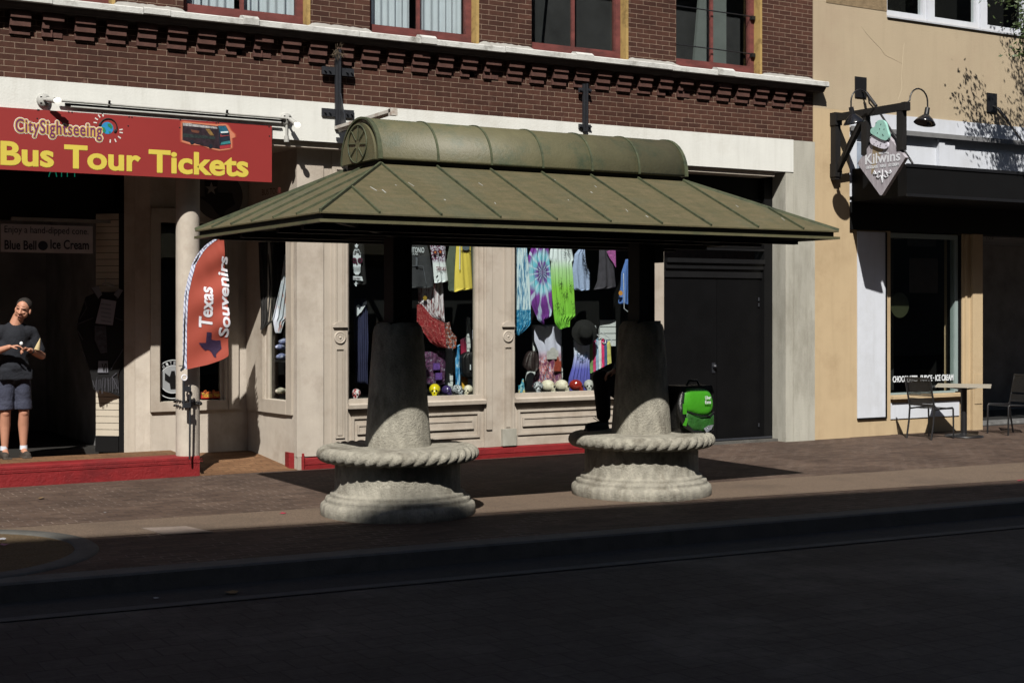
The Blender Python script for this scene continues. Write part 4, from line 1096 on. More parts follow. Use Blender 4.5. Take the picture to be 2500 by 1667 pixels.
# ------------------------------------------------------------------ feather flag
def z8(x, y, yy): return F(330 + x / 2.53, 560 + y / 2.53, yy)
YF = .06
FL = T('feather_flag', 'orange red feather flag reading Texas Souvenirs on a pole strapped to the column', 'flag', (FX(445, YF), YF, 1.1))
Lpts = [(862, 298), (760, 298), (600, 300), (480, 302), (400, 308), (300, 328), (220, 352), (140, 398), (90, 445), (60, 490), (20, 525)]
Rpts = [(862, 325), (835, 440), (800, 540), (780, 573), (600, 568), (400, 557), (250, 550), (150, 545), (65, 538), (40, 533), (20, 528)]
def interp(P_, y):
    P_ = sorted(P_); 
    if y <= P_[0][0]: return P_[0][1]
    for (a, xa_), (b, xb_) in zip(P_, P_[1:]):
        if a <= y <= b: return xa_ + (xb_ - xa_) * (y - a) / max(1e-6, b - a)
    return P_[-1][1]
def flag_y(x, z): # ripples
    k = (x - 4.75) / .55
    return YF + .02 * max(0, z - 2.1) * math.sin(38 * x + 16 * z) + .03 * k * math.sin(7 * z + 3.2 * x) + .018 * k * math.sin(16 * z - 9 * x) + .012 * math.sin(11 * z + 14 * x) * k - .05 * k
def flag_sheet(lf, rf, m, name, d, nu=24, nv=64):
    v_ = []
    for sgn in (0, 1):
        for j in range(nv + 1):
            y = 862 - (862 - 20) * j / nv
            a, b = lf(y), rf(y)
            for i in range(nu + 1):
                x_, z_ = z8(a + (b - a) * i / nu, y, YF)
                v_.append((x_, flag_y(x_, z_) - d - (.0015 if sgn == 0 else -.0015), z_))
    W_ = nu + 1; N_ = W_ * (nv + 1)
    f_ = [(j * W_ + i, j * W_ + i + 1, (j + 1) * W_ + i + 1, (j + 1) * W_ + i) for j in range(nv) for i in range(nu)]
    f_ += [tuple(N_ + k for k in f[::-1]) for f in f_]
    return MB().add(v_, f_, True).build(name, m, FL)
def rr_(y):   # bottom edge slants: keep the right side above it
    return interp(Rpts, y)
FM = mat('flag_fabric', C(160, 72, 56), .75, .05, 3, spec=.2)
flag_sheet(lambda y: interp(Lpts, y) + 16, rr_, FM, 'fabric', 0)
t = NT('striped_sleeve'); v = t.coord(); wv = t.add('TexWave'); wv.inputs['Scale'].default_value = 9; wv.inputs['Distortion'].default_value = 2.5; mp = t.coord(rot=(0, R(30), 0)); t.ln(mp, wv.inputs['Vector'])
t.col(t.ramp(wv.outputs[0], [(.5, C(214, 214, 228)), (.85, C(150, 152, 176))])); t.rough(.8)
flag_sheet(lambda y: interp(Lpts, y) - 6, lambda y: min(interp(Lpts, y) + 18, rr_(y)), t.m, 'sleeve', .004, nu=4)
FW = mat('flag_white', C(226, 220, 220), .75); FP = mat('flag_purple', C(72, 52, 82), .75)
def drape(ob, d):
    off = ob.parent.location
    for v in ob.data.vertices:
        w_ = Vector(v.co) + off; v.co.y = flag_y(w_.x, w_.z) - d - off.y
def ftext(s, x0, x1, y0, y1, off, sh):
    xa_, za_ = z8(x1, y1, YF); xb_, zb_ = z8(x0, y0, YF)
    o = text(s, 'lettering', (xa_, YF, za_), (0, 0, 1), (-1, 0, 0), zb_ - za_, xa_ - xb_, FW, FL, off=off, shear=sh, fat=.003)
    bm = bmesh.new(); bm.from_mesh(o.data); bmesh.ops.triangulate(bm, faces=bm.faces); bmesh.ops.subdivide_edges(bm, edges=[e for e in bm.edges if e.calc_length() > .03], cuts=2); bm.to_mesh(o.data); bm.free()
    drape(o, .008)
ftext('Texas', 392, 468, 355, 602, .012, .15); ftext('Souvenirs', 508, 566, 168, 665, .012, .15)
tx = [(437, 633), (466, 637), (467, 680), (500, 686), (525, 684), (530, 715), (532, 735), (515, 750), (495, 768), (492, 792), (478, 785), (468, 760), (455, 745), (440, 742), (430, 748), (415, 735), (400, 718), (388, 700), (433, 700)]
o = poly_px([(330 + a / 2.53, 560 + b / 2.53) for a, b in tx], YF - .001, YF, FP, FL, 'state_shape')
bm = bmesh.new(); bm.from_mesh(o.data); bmesh.ops.triangulate(bm, faces=bm.faces); bmesh.ops.subdivide_edges(bm, edges=bm.edges, cuts=3, use_grid_fill=True); bm.to_mesh(o.data); bm.free(); drape(o, .008)
# pole: runs in the sleeve and down to a clamp on the column
pl = [(*z8(a, y, YF)[:1], YF + .0, z8(a, y, YF)[1]) for y, a in [(870, 292), (760, 300), (600, 302), (400, 312), (300, 332), (220, 356), (140, 402), (90, 449), (60, 492)]]
MB().tube([(p[0], p[1] - .012, p[2]) for p in pl], .008, 8).build('pole', M['blackmetal'], FL)
x0_, z0_ = z8(300, 915, YF); q = MB()
MB().tube([(x0_ + .03 * math.cos(a), YF - .02, z0_ + .03 * math.sin(a)) for a in [2 * PI * k / 16 for k in range(17)]], .008, 6).build('ring', FW, FL)
xq, zq = z8(298, 1100, YF); xr, zr_ = z8(340, 1400, YF)
q.tube([(xq, YF - .01, zq), (xq, YF - .01, z8(298, 930, YF)[1])], .016, 8).tube([(xr, YF + .02, .2), (xr, YF - .0, z8(340, 960, YF)[1])], .011, 8)
for yv in (985, 1085): xx, zz = z8(300, yv, YF); q.box(xx, xr, YF - .03, YF + .01, zz - .028, zz + .028)
q.box(xq - .05, xq + .0, YF - .02, YF + .01, z8(0, 845, YF)[1] - .008, z8(0, 845, YF)[1] + .0).bar((xq - .03, YF, z8(0, 880, YF)[1]), (xq + .0, YF - .02, z8(0, 850, YF)[1]), .02, .02)
q.build('clamp', M['steel'], FL)
ch = MB(); 
for j, (z1c, z2c) in enumerate(((.79, .85), (.82, .77))):
    for k in range(26):
        a = -PI / 2 + 2 * PI * k / 26; zz = z1c + (z2c - z1c) * (k / 26) + .01 * math.sin(k)
        ch.sph((cx_ + .145 * math.cos(a), cy_ + .145 * math.sin(a), zz), (.016, .016, .011), 6, 5)
ch.build('strap', M['blackmetal'], FL)

# ------------------------------------------------------------------ bistro set
def bistro_chair(loc, rz, label):
    L = T('bistro_chair', label, 'chair', loc, 'black metal bistro chairs'); L.rotation_euler.z = rz
    bm_ = M['blackmetal']
    # facing +x, seat 0.44 high
    for sy in (-.22, .22):
        MB().tube([(-.27, sy, 0), (-.22, sy, .25), (-.20, sy, .45), (-.24, sy, .62), (-.30, sy, .88)], .0135, 8).build('back_leg', bm_, L, local=True)
        MB().tube([(.22, sy, 0), (.215, sy, .25), (.21, sy, .43), (.195, sy, .445), (-.2, sy, .43)], .0125, 8).build('front_leg', bm_, L, local=True)
    st_ = MB()
    for i in range(24):
        x = -.19 + i * .0165; st_.add([(x, -.21, .437 - .012 * math.sin(i / 23 * PI)), (x + .0115, -.21, .437 - .012 * math.sin(i / 23 * PI)), (x + .0115, .21, .437), (x, .21, .437)], [(0, 1, 2, 3)])
    st_.box(-.2, .21, -.215, -.2, .425, .44).box(-.2, .21, .2, .215, .425, .44).box(.185, .212, -.2, .2, .425, .44)
    st_.build('seat', bm_, L, local=True)
    bk = MB()
    def bp(z): k = (z - .45) / .43; return -.205 - .03 * k - .065 * k * k
    nb = 24
    for i in range(nb):
        z = .50 + i * .0155
        if i in (6, 7): continue
        bk.obox((bp(z), 0, z), (0, 1, 0), (1, 0, 0), (0, 0, 1), .21, .002, .006)
    bk.box(bp(.87) - .012, bp(.87) + .012, -.22, .22, .862, .888).box(bp(.49) - .01, bp(.49) + .01, -.22, .22, .475, .495)
    bk.build('backrest', bm_, L, local=True)
    return L
a_ = GR(2209, 1069); b_ = GR(2273, 1074)
bistro_chair(((a_[0] + b_[0]) / 2 + .27, (a_[1] + b_[1]) / 2, 0), R(4), 'black metal chair with slatted back on the left side of the table')
TB = T('bistro_table', 'square bistro table with thin pale top and black pedestal outside the ice cream shop', 'table', (*GR(2353, 1063), 0))
tcx, tcy = GR(2353, 1066)
TBL = MB().box(-.38, .38, -.38, .38, .735, .757).xf(Matrix.Rotation(R(40), 4, 'Z')); TB.location = (tcx, tcy, 0)
TBL.build('table_top', mat('pale_table_top', C(168, 158, 140), .5, .06, 6), TB, local=True)
MB().cyl((0, 0, .03), (0, 0, .72), .045).build('pedestal', M['blackmetal'], TB, local=True)
MB().lathe([(.27, 0), (.28, .012), (.25, .025), (.08, .045), (.05, .06)], (0, 0, 0), 36).build('foot', M['blackmetal'], TB, local=True)
q = MB()
for k in range(4):
    a = R(45 * (2 * k + 1) + 40); q.bar((.03 * math.cos(a), .03 * math.sin(a), .69), (.26 * math.cos(a), .26 * math.sin(a), .728), .03, .012)
q.build('top_bracket', M['blackmetal'], TB, local=True)
bistro_chair((tcx + .95, tcy - .02, 0), R(172), 'black metal chair on the right side of the table, half in the dark')

# ------------------------------------------------------------------ green delivery backpack on the far bench
bxp = PX[1] + .485; byp = KY - .20
bc_ = P = None
BK = T('delivery_backpack', 'bright green and black insulated delivery backpack standing on the right hand bench', 'backpack', (bxp, byp, .615))
GRN = mat('green_nylon', C(66, 150, 30), .45, .08, 5, .006, 12, spec=.4); DGN = mat('dark_green_mesh', C(34, 86, 24), .5, .35, 9, .012, 18, spec=.5)
BKM = mat('black_nylon', (.008, .008, .008), .35, .2, 8, .01, 20, spec=.5)
def shell(pts, y0, y1, bulge, name, m, n=5):
    """rounded pad: outline in xz, bulging to -y"""
    mb = MB(); cx0 = sum(p[0] for p in pts) / len(pts); cz0 = sum(p[1] for p in pts) / len(pts); N = len(pts); v_ = []; 
    for k in range(n + 1):
        s = math.cos(PI / 2 * k / n); h = math.sin(PI / 2 * k / n)
        v_ += [(cx0 + (x - cx0) * (.0 + s ** .45), y0 - bulge * h, cz0 + (z - cz0) * (s ** .45)) for x, z in pts]
    v_ += [(x, y1, z) for x, z in pts]
    f_ = [(k * N + i, k * N + (i + 1) % N, (k + 1) * N + (i + 1) % N, (k + 1) * N + i) for k in range(n) for i in range(N)]
    f_ += [((n + 1) * N + i, (n + 1) * N + (i + 1) % N, (i + 1) % N, i) for i in range(N)] + [tuple(range((n + 1) * N, (n + 2) * N))]
    return mb.add(v_, f_, True).build(name, m, BK, local=True)
# local: x right, z up
body = [(-.21, .0), (.17, .0), (.20, .05), (.205, .40), (.18, .47), (-.2, .47), (-.22, .40), (-.225, .05)]
MB().prism(body, -.10, .16).build('body', BKM, BK, local=True)
top = [(-.20, .24), (-.1, .2), (.0, .175), (.11, .17), (.175, .21), (.19, .28), (.17, .36), (.13, .42), (.06, .445), (-.2, .45)]
shell(soft(top, 1), -.102, -.09, .035, 'flap', GRN)
low = [(-.2, .235), (-.1, .19), (.0, .165), (.12, .16), (.19, .2), (.2, .1), (.19, .01), (.05, .0), (-.12, .01), (-.2, .06)]
shell(soft(low, 1), -.104, -.09, .045, 'front_pocket', DGN)
MB().tube([(-.2, -.125, .235), (-.1, -.15, .195), (.0, -.16, .168), (.11, -.155, .162), (.185, -.125, .2)], .009, 6).tube([(-.2, -.1, .03), (-.05, -.15, .0), (.1, -.15, .0), (.19, -.11, .02)], .008, 6).build('trim_lines', BKM, BK, local=True)
MB().tube([(-.08, -.02, .47), (-.05, -.02, .52), (.05, -.02, .52), (.08, -.02, .47)], .012, 8).build('handle', BKM, BK, local=True)
q = MB()
q.tube([(-.2, -.1, .40), (-.27, -.16, .30), (-.26, -.17, .18), (-.2, -.16, .08), (-.1, -.15, .015), (.0, -.15, .01)], [.03, .035, .034, .026, .016, .012], 8)
q.build('shoulder_strap', BKM, BK, local=True)
MB().obox((-.243, -.195, .25), (1, 0, 0), (0, 1, 0), (0, 0, 1), .022, .012, .05).obox((-.225, -.19, .12), (1, 0, -.3), (0, 1, 0), (.3, 0, 1), .014, .01, .04).build('strap_trim', GRN, BK, local=True)
tw_ = MB().prism([(.03, .04), (.09, .07), (.15, .075), (.12, .03), (.06, .0)], -.165, -.155).build('foil_pouch', mat('silver_foil', C(190, 190, 195), .25, .3, 20, .01, 40, metal=.6), BK, local=True)
text('Uber', 'lettering', (.045, -.158, .335), (1, 0, 0), (0, 0, 1), .075, .035, FW, BK, off=.02, ext=.003, local=True)
text('Eats', 'lettering', (.045, -.158, .29), (1, 0, 0), (0, 0, 1), .075, .035, FW, BK, off=.02, ext=.003, local=True)
# ------------------------------------------------------------------ goods in the shop windows
def W1(x, y, d=.5): return F(840 + x / 4.02, 590 + y / 4.02, d)
def W2(x, y, d=.5): return F(1240 + x / 3.92, 590 + y / 3.92, d)
def scan(poly, z):
    xs = []
    for (xa_, za_), (xb_, zb_) in zip(poly, poly[1:] + poly[:1]):
        if (za_ <= z < zb_) or (zb_ <= z < za_): xs.append(xa_ + (xb_ - xa_) * (z - za_) / (zb_ - za_))
    return (min(xs), max(xs)) if xs else None
def cloth(name, Wf, pts, d, m, label=None, cat=None, folds=6, amp=.018, parent=None, nu=40, nv=40, th=.012, group=None, phase=0.0):
    P_ = [Wf(a, b, d) for a, b in pts]
    z0, z1 = min(p[1] for p in P_), max(p[1] for p in P_); v_ = []; rows = []
    for j in range(nv + 1):
        z = z0 + (z1 - z0) * (j + .02) / (nv + .04)
        r = scan(P_, z)
        if r: rows.append((z, *r))
    xm_ = (min(p[0] for p in P_) + max(p[0] for p in P_)) / 2
    for sgn in (0, 1):
        for z, a, b in rows:
            for i in range(nu + 1):
                t_ = i / nu; x = a + (b - a) * t_; k = .35 + .65 * (z1 - z) / (z1 - z0)
                y = d + amp * k * math.sin(folds * 2 * PI * t_ + phase + 1.5 * math.sin(3 * z + phase)) + amp * .35 * math.sin(23 * t_ + 9 * z)
                y += (.02 * (2 * t_ - 1) ** 2) + (th if sgn else 0)
                v_.append((x, y, z))
    W_ = nu + 1; N_ = W_ * len(rows); J = len(rows) - 1
    f_ = [(j * W_ + i, j * W_ + i + 1, (j + 1) * W_ + i + 1, (j + 1) * W_ + i) for j in range(J) for i in range(nu)]
    f_ += [tuple(N_ + k for k in f[::-1]) for f in f_]
    for j in range(J): f_ += [(j * W_, (j + 1) * W_, N_ + (j + 1) * W_, N_ + j * W_), (j * W_ + nu, N_ + j * W_ + nu, N_ + (j + 1) * W_ + nu, (j + 1) * W_ + nu)]
    mb = MB().add(v_, f_, True)
    if parent is not None: return mb.build(name, m, parent)
    # a garment that is a thing gets an Empty at its foot
    t_ = T(name, label, cat, (xm_, d, z0), group)
    mb.build('fabric', m, t_)
    return t_
def print_(Wf, pts, d, m, par, name='print', off=.02):
    P_ = [Wf(a, b, d) for a, b in pts]
    return MB().prism(P_, d - off - .001, d - off).build(name, m, par)
def genm(name, fn, rough=.85):
    t = NT(name); v = t.coord('Generated'); t.col(fn(t, v)); t.rough(rough, .2); return t.m
def sepz(t, v, axis=2):
    s_ = t.add('SeparateXYZ'); t.ln(v, s_.inputs[0]); return s_.outputs[axis]
def mp_(t, sc, loc=(0, 0, 0), rot=(0, 0, 0)): return t.coord('Generated', sc, rot, loc)
def grad(stops): return lambda t, v: t.ramp(sepz(t, v), stops)
black = (.008, .008, .009); kW = C(226, 228, 236)
RAILS = []
for a, b, lb in ((6.85, 8.6, 'dark clothes rail in the left shop window'), (9.15, 11.1, 'dark clothes rail in the right shop window')):
    r_ = MB().tube([(a, .5, 2.98), (b, .5, 2.98)], .012, 8)
    for x in (a + .1, b - .1): r_.tube([(x, .5, 2.98), (x, .5, 3.7)], .008, 6)
    tag(r_.build('clothes_rail', M['steel']), lb, 'rail')
def hook(par, x, z):
    MB().tube([(x - .16, .5, z - .0), (x, .5, z + .06), (x + .16, .5, z)], .006, 6).tube([(x, .5, z + .06), (x, .5, 2.985)], .004, 5).build('hanger', M['steel'], par)
MBLK = mat('black_cotton', black, .9, .2, 8)
# left window ----------------------------------------------------------
s = cloth('skull_shirt', W1, [(30, -60), (200, -60), (215, 200), (230, 430), (45, 430), (30, 200)], .46, MBLK, 'black shirt with white sugar skull print, far left of the left shop window', 'shirt', 3, .01)
PW = mat('print_white', C(220, 222, 235), .7, .15, 30); PD_ = mat('print_maroon', C(80, 28, 50), .7); PO = mat('print_orange', C(190, 110, 50), .7)
print_(W1, soft([(80, 75), (160, 75), (160, 240), (150, 325), (95, 325), (80, 240)], 1), .46, PW, s, off=.014)
for (a, b) in ((93, 185), (148, 185)):
    x_, z_ = W1(a, b, .46); disc(x_, z_, .033, .436, PD_, 'print', s); disc(x_, z_, .014, .433, MBLK, 'print', s)
print_(W1, [(112, 215), (120, 200), (128, 215), (124, 232), (116, 232)], .46, PD_, s, off=.017)
q = MB(); 
for k in range(7): x_, z_ = W1(85 + k * 11, 262, .46); q.box(x_ - .0015, x_ + .0015, .432, .436, z_ - .03, z_ + .02)
q.build('print', MBLK, s)
q = MB(); x_, z_ = W1(120, 110, .46)
for k in range(10): a = PI * k / 9; q.bar((x_ + .02 * math.cos(a), .434, z_ - .01 + .02 * math.sin(a)), (x_ + .05 * math.cos(a), .434, z_ - .01 + .05 * math.sin(a)), .006, .003, (0, 1, 0))
q.build('print', MBLK, s)
print_(W1, [(80, 338), (170, 342), (182, 385), (80, 375)], .46, PW, s, off=.014)
text('ANTONIO', 'lettering', (*[W1(84, 372, .46)[0]], .435, W1(84, 372, .46)[1]), (1, 0, 0), (0, 0, 1), .09, .03, PD_, s, off=.01)
print_(W1, [(105, 435), (95, 410), (108, 405), (112, 385), (118, 405), (135, 408), (120, 415), (118, 440)], .46, PW, s, off=.014)
print_(W1, [(108, 60), (100, 35), (112, 30), (118, 12), (124, 30), (140, 36), (128, 45), (126, 62)], .46, PW, s, off=.014)
navy = mat('navy_cloth', C(40, 42, 70), .85, .25, 6)
s = cloth('navy_dress', W1, [(110, 560), (215, 560), (240, 640), (235, 1400), (120, 1400), (105, 900), (100, 640)], .7, navy, 'long navy dress with ragged white top, low at the left of the left shop window', 'dress', 6, .02)
print_(W1, [(105, 640), (130, 615), (160, 640), (185, 595), (213, 582), (212, 610), (190, 640), (175, 665), (160, 690), (140, 705), (110, 742)], .7, PW, s, 'white_top', off=.03)
hood = mat('charcoal_fleece', C(58, 58, 60), .95, .15, 14, .004, 30)
s = cloth('charcoal_hoodie', W1, [(470, -60), (800, -60), (850, 120), (885, 330), (882, 455), (832, 462), (815, 442), (600, 462), (480, 455)], .5, hood, 'charcoal hoodie printed SAN ANTONIO in white capitals in the left shop window', 'hoodie', 3, .014)
text('SAN ANTONIO', 'lettering', (W1(540, 100)[0], .483, W1(540, 104)[1]), (1, 0, 0), (0, 0, 1), W1(780, 0)[0] - W1(540, 0)[0], .065, PW, s, off=.01)
text('TEXAS', 'lettering', (W1(632, 130)[0], .483, W1(632, 130)[1]), (1, 0, 0), (0, 0, 1), .12, .026, PW, s)
q = MB(); xa_, za_ = W1(622, 238); xb_, zb_ = W1(768, 238); q.tube([(xa_ - .04, .47, za_ - .22), (xa_, .483, za_), (xb_, .483, za_), (xb_ + .04, .47, za_ - .22)], .004, 5); q.box(*(W1(690, 0)[0], W1(708, 0)[0]), .462, .466, W1(0, 228)[1], W1(0, 140)[1]); q.build('pocket_seam', mat('grey_seam', C(90, 92, 96), .9), s)
sk = genm('skull_tee_print', lambda t, v: t.mix(t.ramp(sepz(t, v), [(.42, (0, 0, 0)), (.5, (1, 1, 1))]), kW, t.mix(t.ramp(t.noise(mp_(t, (14, 1, 20)), 1.2, 3), [(.46, (0, 0, 0)), (.52, (1, 1, 1))]), C(96, 30, 66), C(200, 196, 205))))
s = cloth('skull_tee', W1, [(840, -40), (1000, -40), (1010, 180), (1030, 385), (1000, 405), (900, 405), (880, 200)], .52, sk, 'white tee with purple flowered skull and the word TEXAS in the left shop window', 'shirt', 2, .012)
for (a, b) in ((895, 105), (945, 100)): x_, z_ = W1(a, b, .5); disc(x_, z_, .03, .503, PD_, 'print', s); disc(x_, z_, .013, .502, PO, 'print', s)
print_(W1, [(895, 345), (912, 325), (918, 340), (900, 362)], .5, MBLK, s, off=.02)
text('TEXAS', 'lettering', (W1(903, 285)[0], .502, W1(903, 285)[1]), (1, 0, 0), (0, 0, 1), .14, .05, mat('print_red', C(120, 20, 50), .7), s, off=.015)
oliv = mat('olive_fleece', C(84, 92, 78), .95, .15, 14, .004, 30)
s = cloth('olive_hoodie', W1, [(1060, -40), (1385, -40), (1385, 475), (1330, 480), (1100, 485), (1085, 495), (1035, 480), (1015, 200)], .55, oliv, 'olive hoodie with a yellow tee hung over it, printed TX, left shop window', 'hoodie', 3, .015)
yt_ = cloth('yellow_tee', W1, [(1115, -40), (1250, -40), (1262, 250), (1268, 470), (1180, 478), (1092, 492), (1100, 250)], .5, mat('yellow_cotton', C(226, 200, 84), .9, .05, 5), folds=2, amp=.008, parent=s)
x_, z_ = W1(1187, 60); disc(x_, z_, .052, .478, mat('print_slate', C(90, 100, 108), .7), 'print', s, rz=.034)
text('TX', 'lettering', (W1(1165, 72)[0], .484, W1(1165, 72)[1]), (1, 0, 0), (0, 0, 1), .055, .026, PW, s, off=.01)
text('TEXAS', 'lettering', (W1(1120, 100)[0], .490, W1(1120, 100)[1]), (1, 0, 0), (0, 0, 1), .18, .02, MBLK, s, off=.02)
MB().tube([(*W1(1128, 20)[:1], .475, W1(1128, 20)[1]), (W1(1126, 275)[0], .475, W1(1126, 275)[1])], .006, 6).tube([(W1(1287, 20)[0], .515, W1(1287, 20)[1]), (W1(1287, 100)[0], .515, W1(1287, 100)[1])], .006, 6).build('drawstring', PW, s)
MB().box(W1(1281, 0)[0], W1(1294, 0)[0], .512, .515, W1(0, 230)[1], W1(0, 140)[1]).build('tag_strip', mat('print_grey', C(150, 160, 165), .7), s)
stripe = genm('streaked_white', lambda t, v: t.ramp(t.noise(mp_(t, (26, 1, 2.2)), 1, 5, .7), [(.42, C(120, 60, 62)), (.5, C(214, 204, 204)), (.7, C(228, 222, 222))]))
pais = genm('red_paisley', lambda t, v: t.ramp(t.noise(mp_(t, (12, 1, 16)), 1, 1, .3, 2.2), [(.5, C(140, 26, 34)), (.55, C(205, 140, 130)), (.6, C(140, 26, 34))]))
s = cloth('long_dress', W1, [(735, 400), (975, 400), (985, 600), (992, 800), (860, 735), (765, 612), (735, 600)], .62, stripe, 'long dress with streaked white top and red paisley skirt in the left shop window', 'dress', 5, .014)
cloth('skirt', W1, [(722, 612), (765, 608), (870, 738), (992, 798), (1002, 1045), (930, 1035), (850, 985), (800, 910), (745, 850), (720, 845)], .6, pais, folds=4, amp=.018, parent=s)
q = MB(); x_, z_ = W1(822, 553); q.lathe([(.028, 0), (.028, .004)], (x_, .58, z_), 16, (0, -1, 0)); q.build('tag', mat('print_gold', C(150, 120, 40), .6), s)
def bag_like(name, Wf, pts, d, m, label, cat, th=.06, amp=.01, folds=2): return cloth(name, Wf, pts, d, m, label, cat, folds, amp, th=th)
coll = genm('mixed_print_bright', lambda t, v: t.ramp(t.noise(mp_(t, (7, 1, 11)), 1, 3, .6, 1), [(.3, C(30, 28, 40)), (.42, C(190, 90, 50)), (.48, C(40, 40, 50)), (.55, C(206, 190, 180)), (.62, C(60, 90, 130)), (.7, C(180, 60, 60))], 'CONSTANT'))
bag_like('printed_tote', W1, [(1010, 800), (1040, 790), (1060, 880), (1112, 940), (1100, 1040), (1060, 1055), (1015, 1045), (1002, 900)], .66, coll, 'small orange and black printed tote beside the red paisley skirt', 'bag')
dk = genm('mixed_print_dark', lambda t, v: t.ramp(t.noise(mp_(t, (9, 1, 12)), 1, 4, .7, .6), [(.4, C(34, 26, 40)), (.52, C(110, 60, 96)), (.56, C(40, 32, 44)), (.64, C(170, 160, 176))]))
bag_like('patterned_backpack', W1, [(790, 1150), (830, 1080), (990, 1070), (1005, 1200), (1000, 1400), (870, 1410), (800, 1390)], .7, dk, 'dark purple patterned backpacks hanging under the red paisley skirt', 'backpack', .1)
q_ = kids(bpy.data.objects['patterned_backpack'])[0].parent
for (a, b) in ((908, 1222), (930, 1318)): x_, z_ = W1(a, b, .66); MB().box(x_ - .045, x_ + .045, .655, .675, z_ - .045, z_ + .04).build('pocket', mat('purple_print', C(96, 62, 130), .7, .6, 30), q_)
bag_like('black_backpack', W1, soft([(1180, 1120), (1250, 1070), (1320, 1110), (1345, 1220), (1330, 1330), (1290, 1355), (1190, 1320), (1178, 1200)], 1), .6, mat('black_bag', (.007, .007, .008), .5, .2, 8), 'small plain black backpack near the right end of the left shop window', 'backpack', .12)
o = bpy.data.objects['black_backpack']; MB().tube([(*W1(1262, 1090, .62)[:1], .6, W1(1262, 1090)[1]), (W1(1250, 740)[0], .6, W1(1250, 740)[1])], .018, 8).build('strap', M['black'], o)
MB().box(W1(1262, 0)[0], W1(1270, 0)[0], .565, .575, W1(0, 1290)[1], W1(0, 1235)[1]).build('zip_pull', PW, o)
hot = genm('rainbow_stripe', lambda t, v: t.ramp(sepz(t, v), [(.0, C(210, 180, 60)), (.25, C(220, 110, 50)), (.4, C(160, 40, 50)), (.7, C(150, 30, 60)), (1, C(60, 20, 40))]))
bluet = genm('blue_stripe', lambda t, v: t.ramp(t.noise(mp_(t, (5, 1, 5)), 1, 3), [(.35, C(20, 60, 110)), (.5, C(60, 150, 200)), (.62, C(180, 210, 225))]))
cloth('blue_towel', W1, [(1100, 1030), (1140, 1010), (1145, 1440), (1110, 1445), (1100, 1200)], .75, bluet, 'narrow blue and white towel hanging left of the black backpack', 'towel', 2, .01, nu=14)
cloth('red_towel', W1, [(1150, 960), (1200, 940), (1212, 1100), (1222, 1440), (1170, 1445), (1158, 1200)], .78, hot, 'narrow red, orange and yellow towel hanging left of the black backpack', 'towel', 2, .01, nu=14)
cloth('lilac_shirt', W1, [(1268, 865), (1310, 900), (1345, 1000), (1350, 1380), (1365, 1450), (1330, 1430), (1300, 1300), (1290, 1060), (1270, 960)], .8, genm('lilac_print', lambda t, v: t.ramp(t.noise(mp_(t, (6, 1, 9)), 1, 4, .7), [(.4, C(140, 136, 156)), (.6, C(205, 203, 218))])), 'pale lilac shirt hanging behind the black backpack', 'shirt', 2, .012, nu=14)
for (x0, y0, x1, y1) in ((1208, 745, 1240, 1100), (1345, 745, 1376, 1255), (1225, 1330, 1320, 1455), (1005, 1050, 1068, 1475)):
    xa_, za_ = W1(x0, y1, .95); xb_, zb_ = W1(x1, y0, .95); slat(xa_, xb_, .95, za_, zb_)
# right window ------------------------------------------------------------
wat = genm('blue_streaks', lambda t, v: t.mix(t.ramp(sepz(t, v), [(.255, (1, 1, 1)), (.265, (0, 0, 0))]), t.ramp(t.noise(mp_(t, (11, 1, 6), rot=(0, .12, 0)), 1, 4, .6), [(.4, C(214, 226, 230)), (.5, C(196, 216, 222)), (.58, C(90, 140, 170)), (.68, C(40, 100, 140))]), t.ramp(t.noise(mp_(t, (9, 1, 14)), 1, 2, .5, 1.5), [(.5, C(20, 110, 150)), (.58, C(130, 190, 210)), (.64, C(20, 100, 140))])))
s = cloth('streaked_dress', W2, [(82, -40), (192, -40), (205, 200), (216, 400), (224, 620), (222, 790), (160, 850), (100, 896), (80, 880), (78, 400)], .5, wat, 'long white dress with blue streaks and a teal hem in the right shop window', 'dress', 5, .02)
def tiedye(t, v):
    m_ = t.coord('Generated', (1, 1, 2.2), loc=(-.55, 0, -1.32)); sp_n = t.add('SeparateXYZ'); t.ln(m_, sp_n.inputs[0])
    at = t.add('Math', operation='ARCTAN2'); t.ln(sp_n.outputs[2], at.inputs[0]); t.ln(sp_n.outputs[0], at.inputs[1])
    cx = t.add('CombineXYZ'); t.ln(sp_n.outputs[0], cx.inputs[0]); t.ln(sp_n.outputs[2], cx.inputs[1])
    ln_ = t.add('VectorMath', operation='LENGTH'); t.ln(cx.outputs[0], ln_.inputs[0])
    ma = t.add('Math', operation='MULTIPLY'); t.ln(at.outputs[0], ma.inputs[0]); ma.inputs[1].default_value = 14
    sn = t.add('Math', operation='SINE'); t.ln(ma.outputs[0], sn.inputs[0])
    nz = t.noise(v, 9, 3); ad = t.add('Math', operation='MULTIPLY_ADD'); t.ln(nz, ad.inputs[0]); ad.inputs[1].default_value = .25; t.ln(ln_.outputs['Value'], ad.inputs[2])
    ringc = t.ramp(ad.outputs[0], [(.14, C(120, 60, 140)), (.24, C(70, 80, 120)), (.38, C(120, 70, 150)), (.47, C(110, 190, 205)), (.62, C(150, 205, 215)), (.75, C(130, 60, 150)), (.95, C(110, 50, 130))])
    return t.mix(t.ramp(sn.outputs[0], [(.45, (0, 0, 0)), (.85, (.75, .75, .75))]), ringc, C(196, 214, 224))
s = cloth('tie_dye_dress', W2, [(205, 140), (235, 60), (270, -30), (385, -30), (405, 60), (420, 250), (432, 640), (415, 720), (365, 740), (340, 790), (290, 750), (268, 700), (225, 600), (215, 330)], .52, genm('tie_dye', tiedye), 'purple and turquoise tie dye dress with a starburst in the right shop window', 'dress', 5, .02)
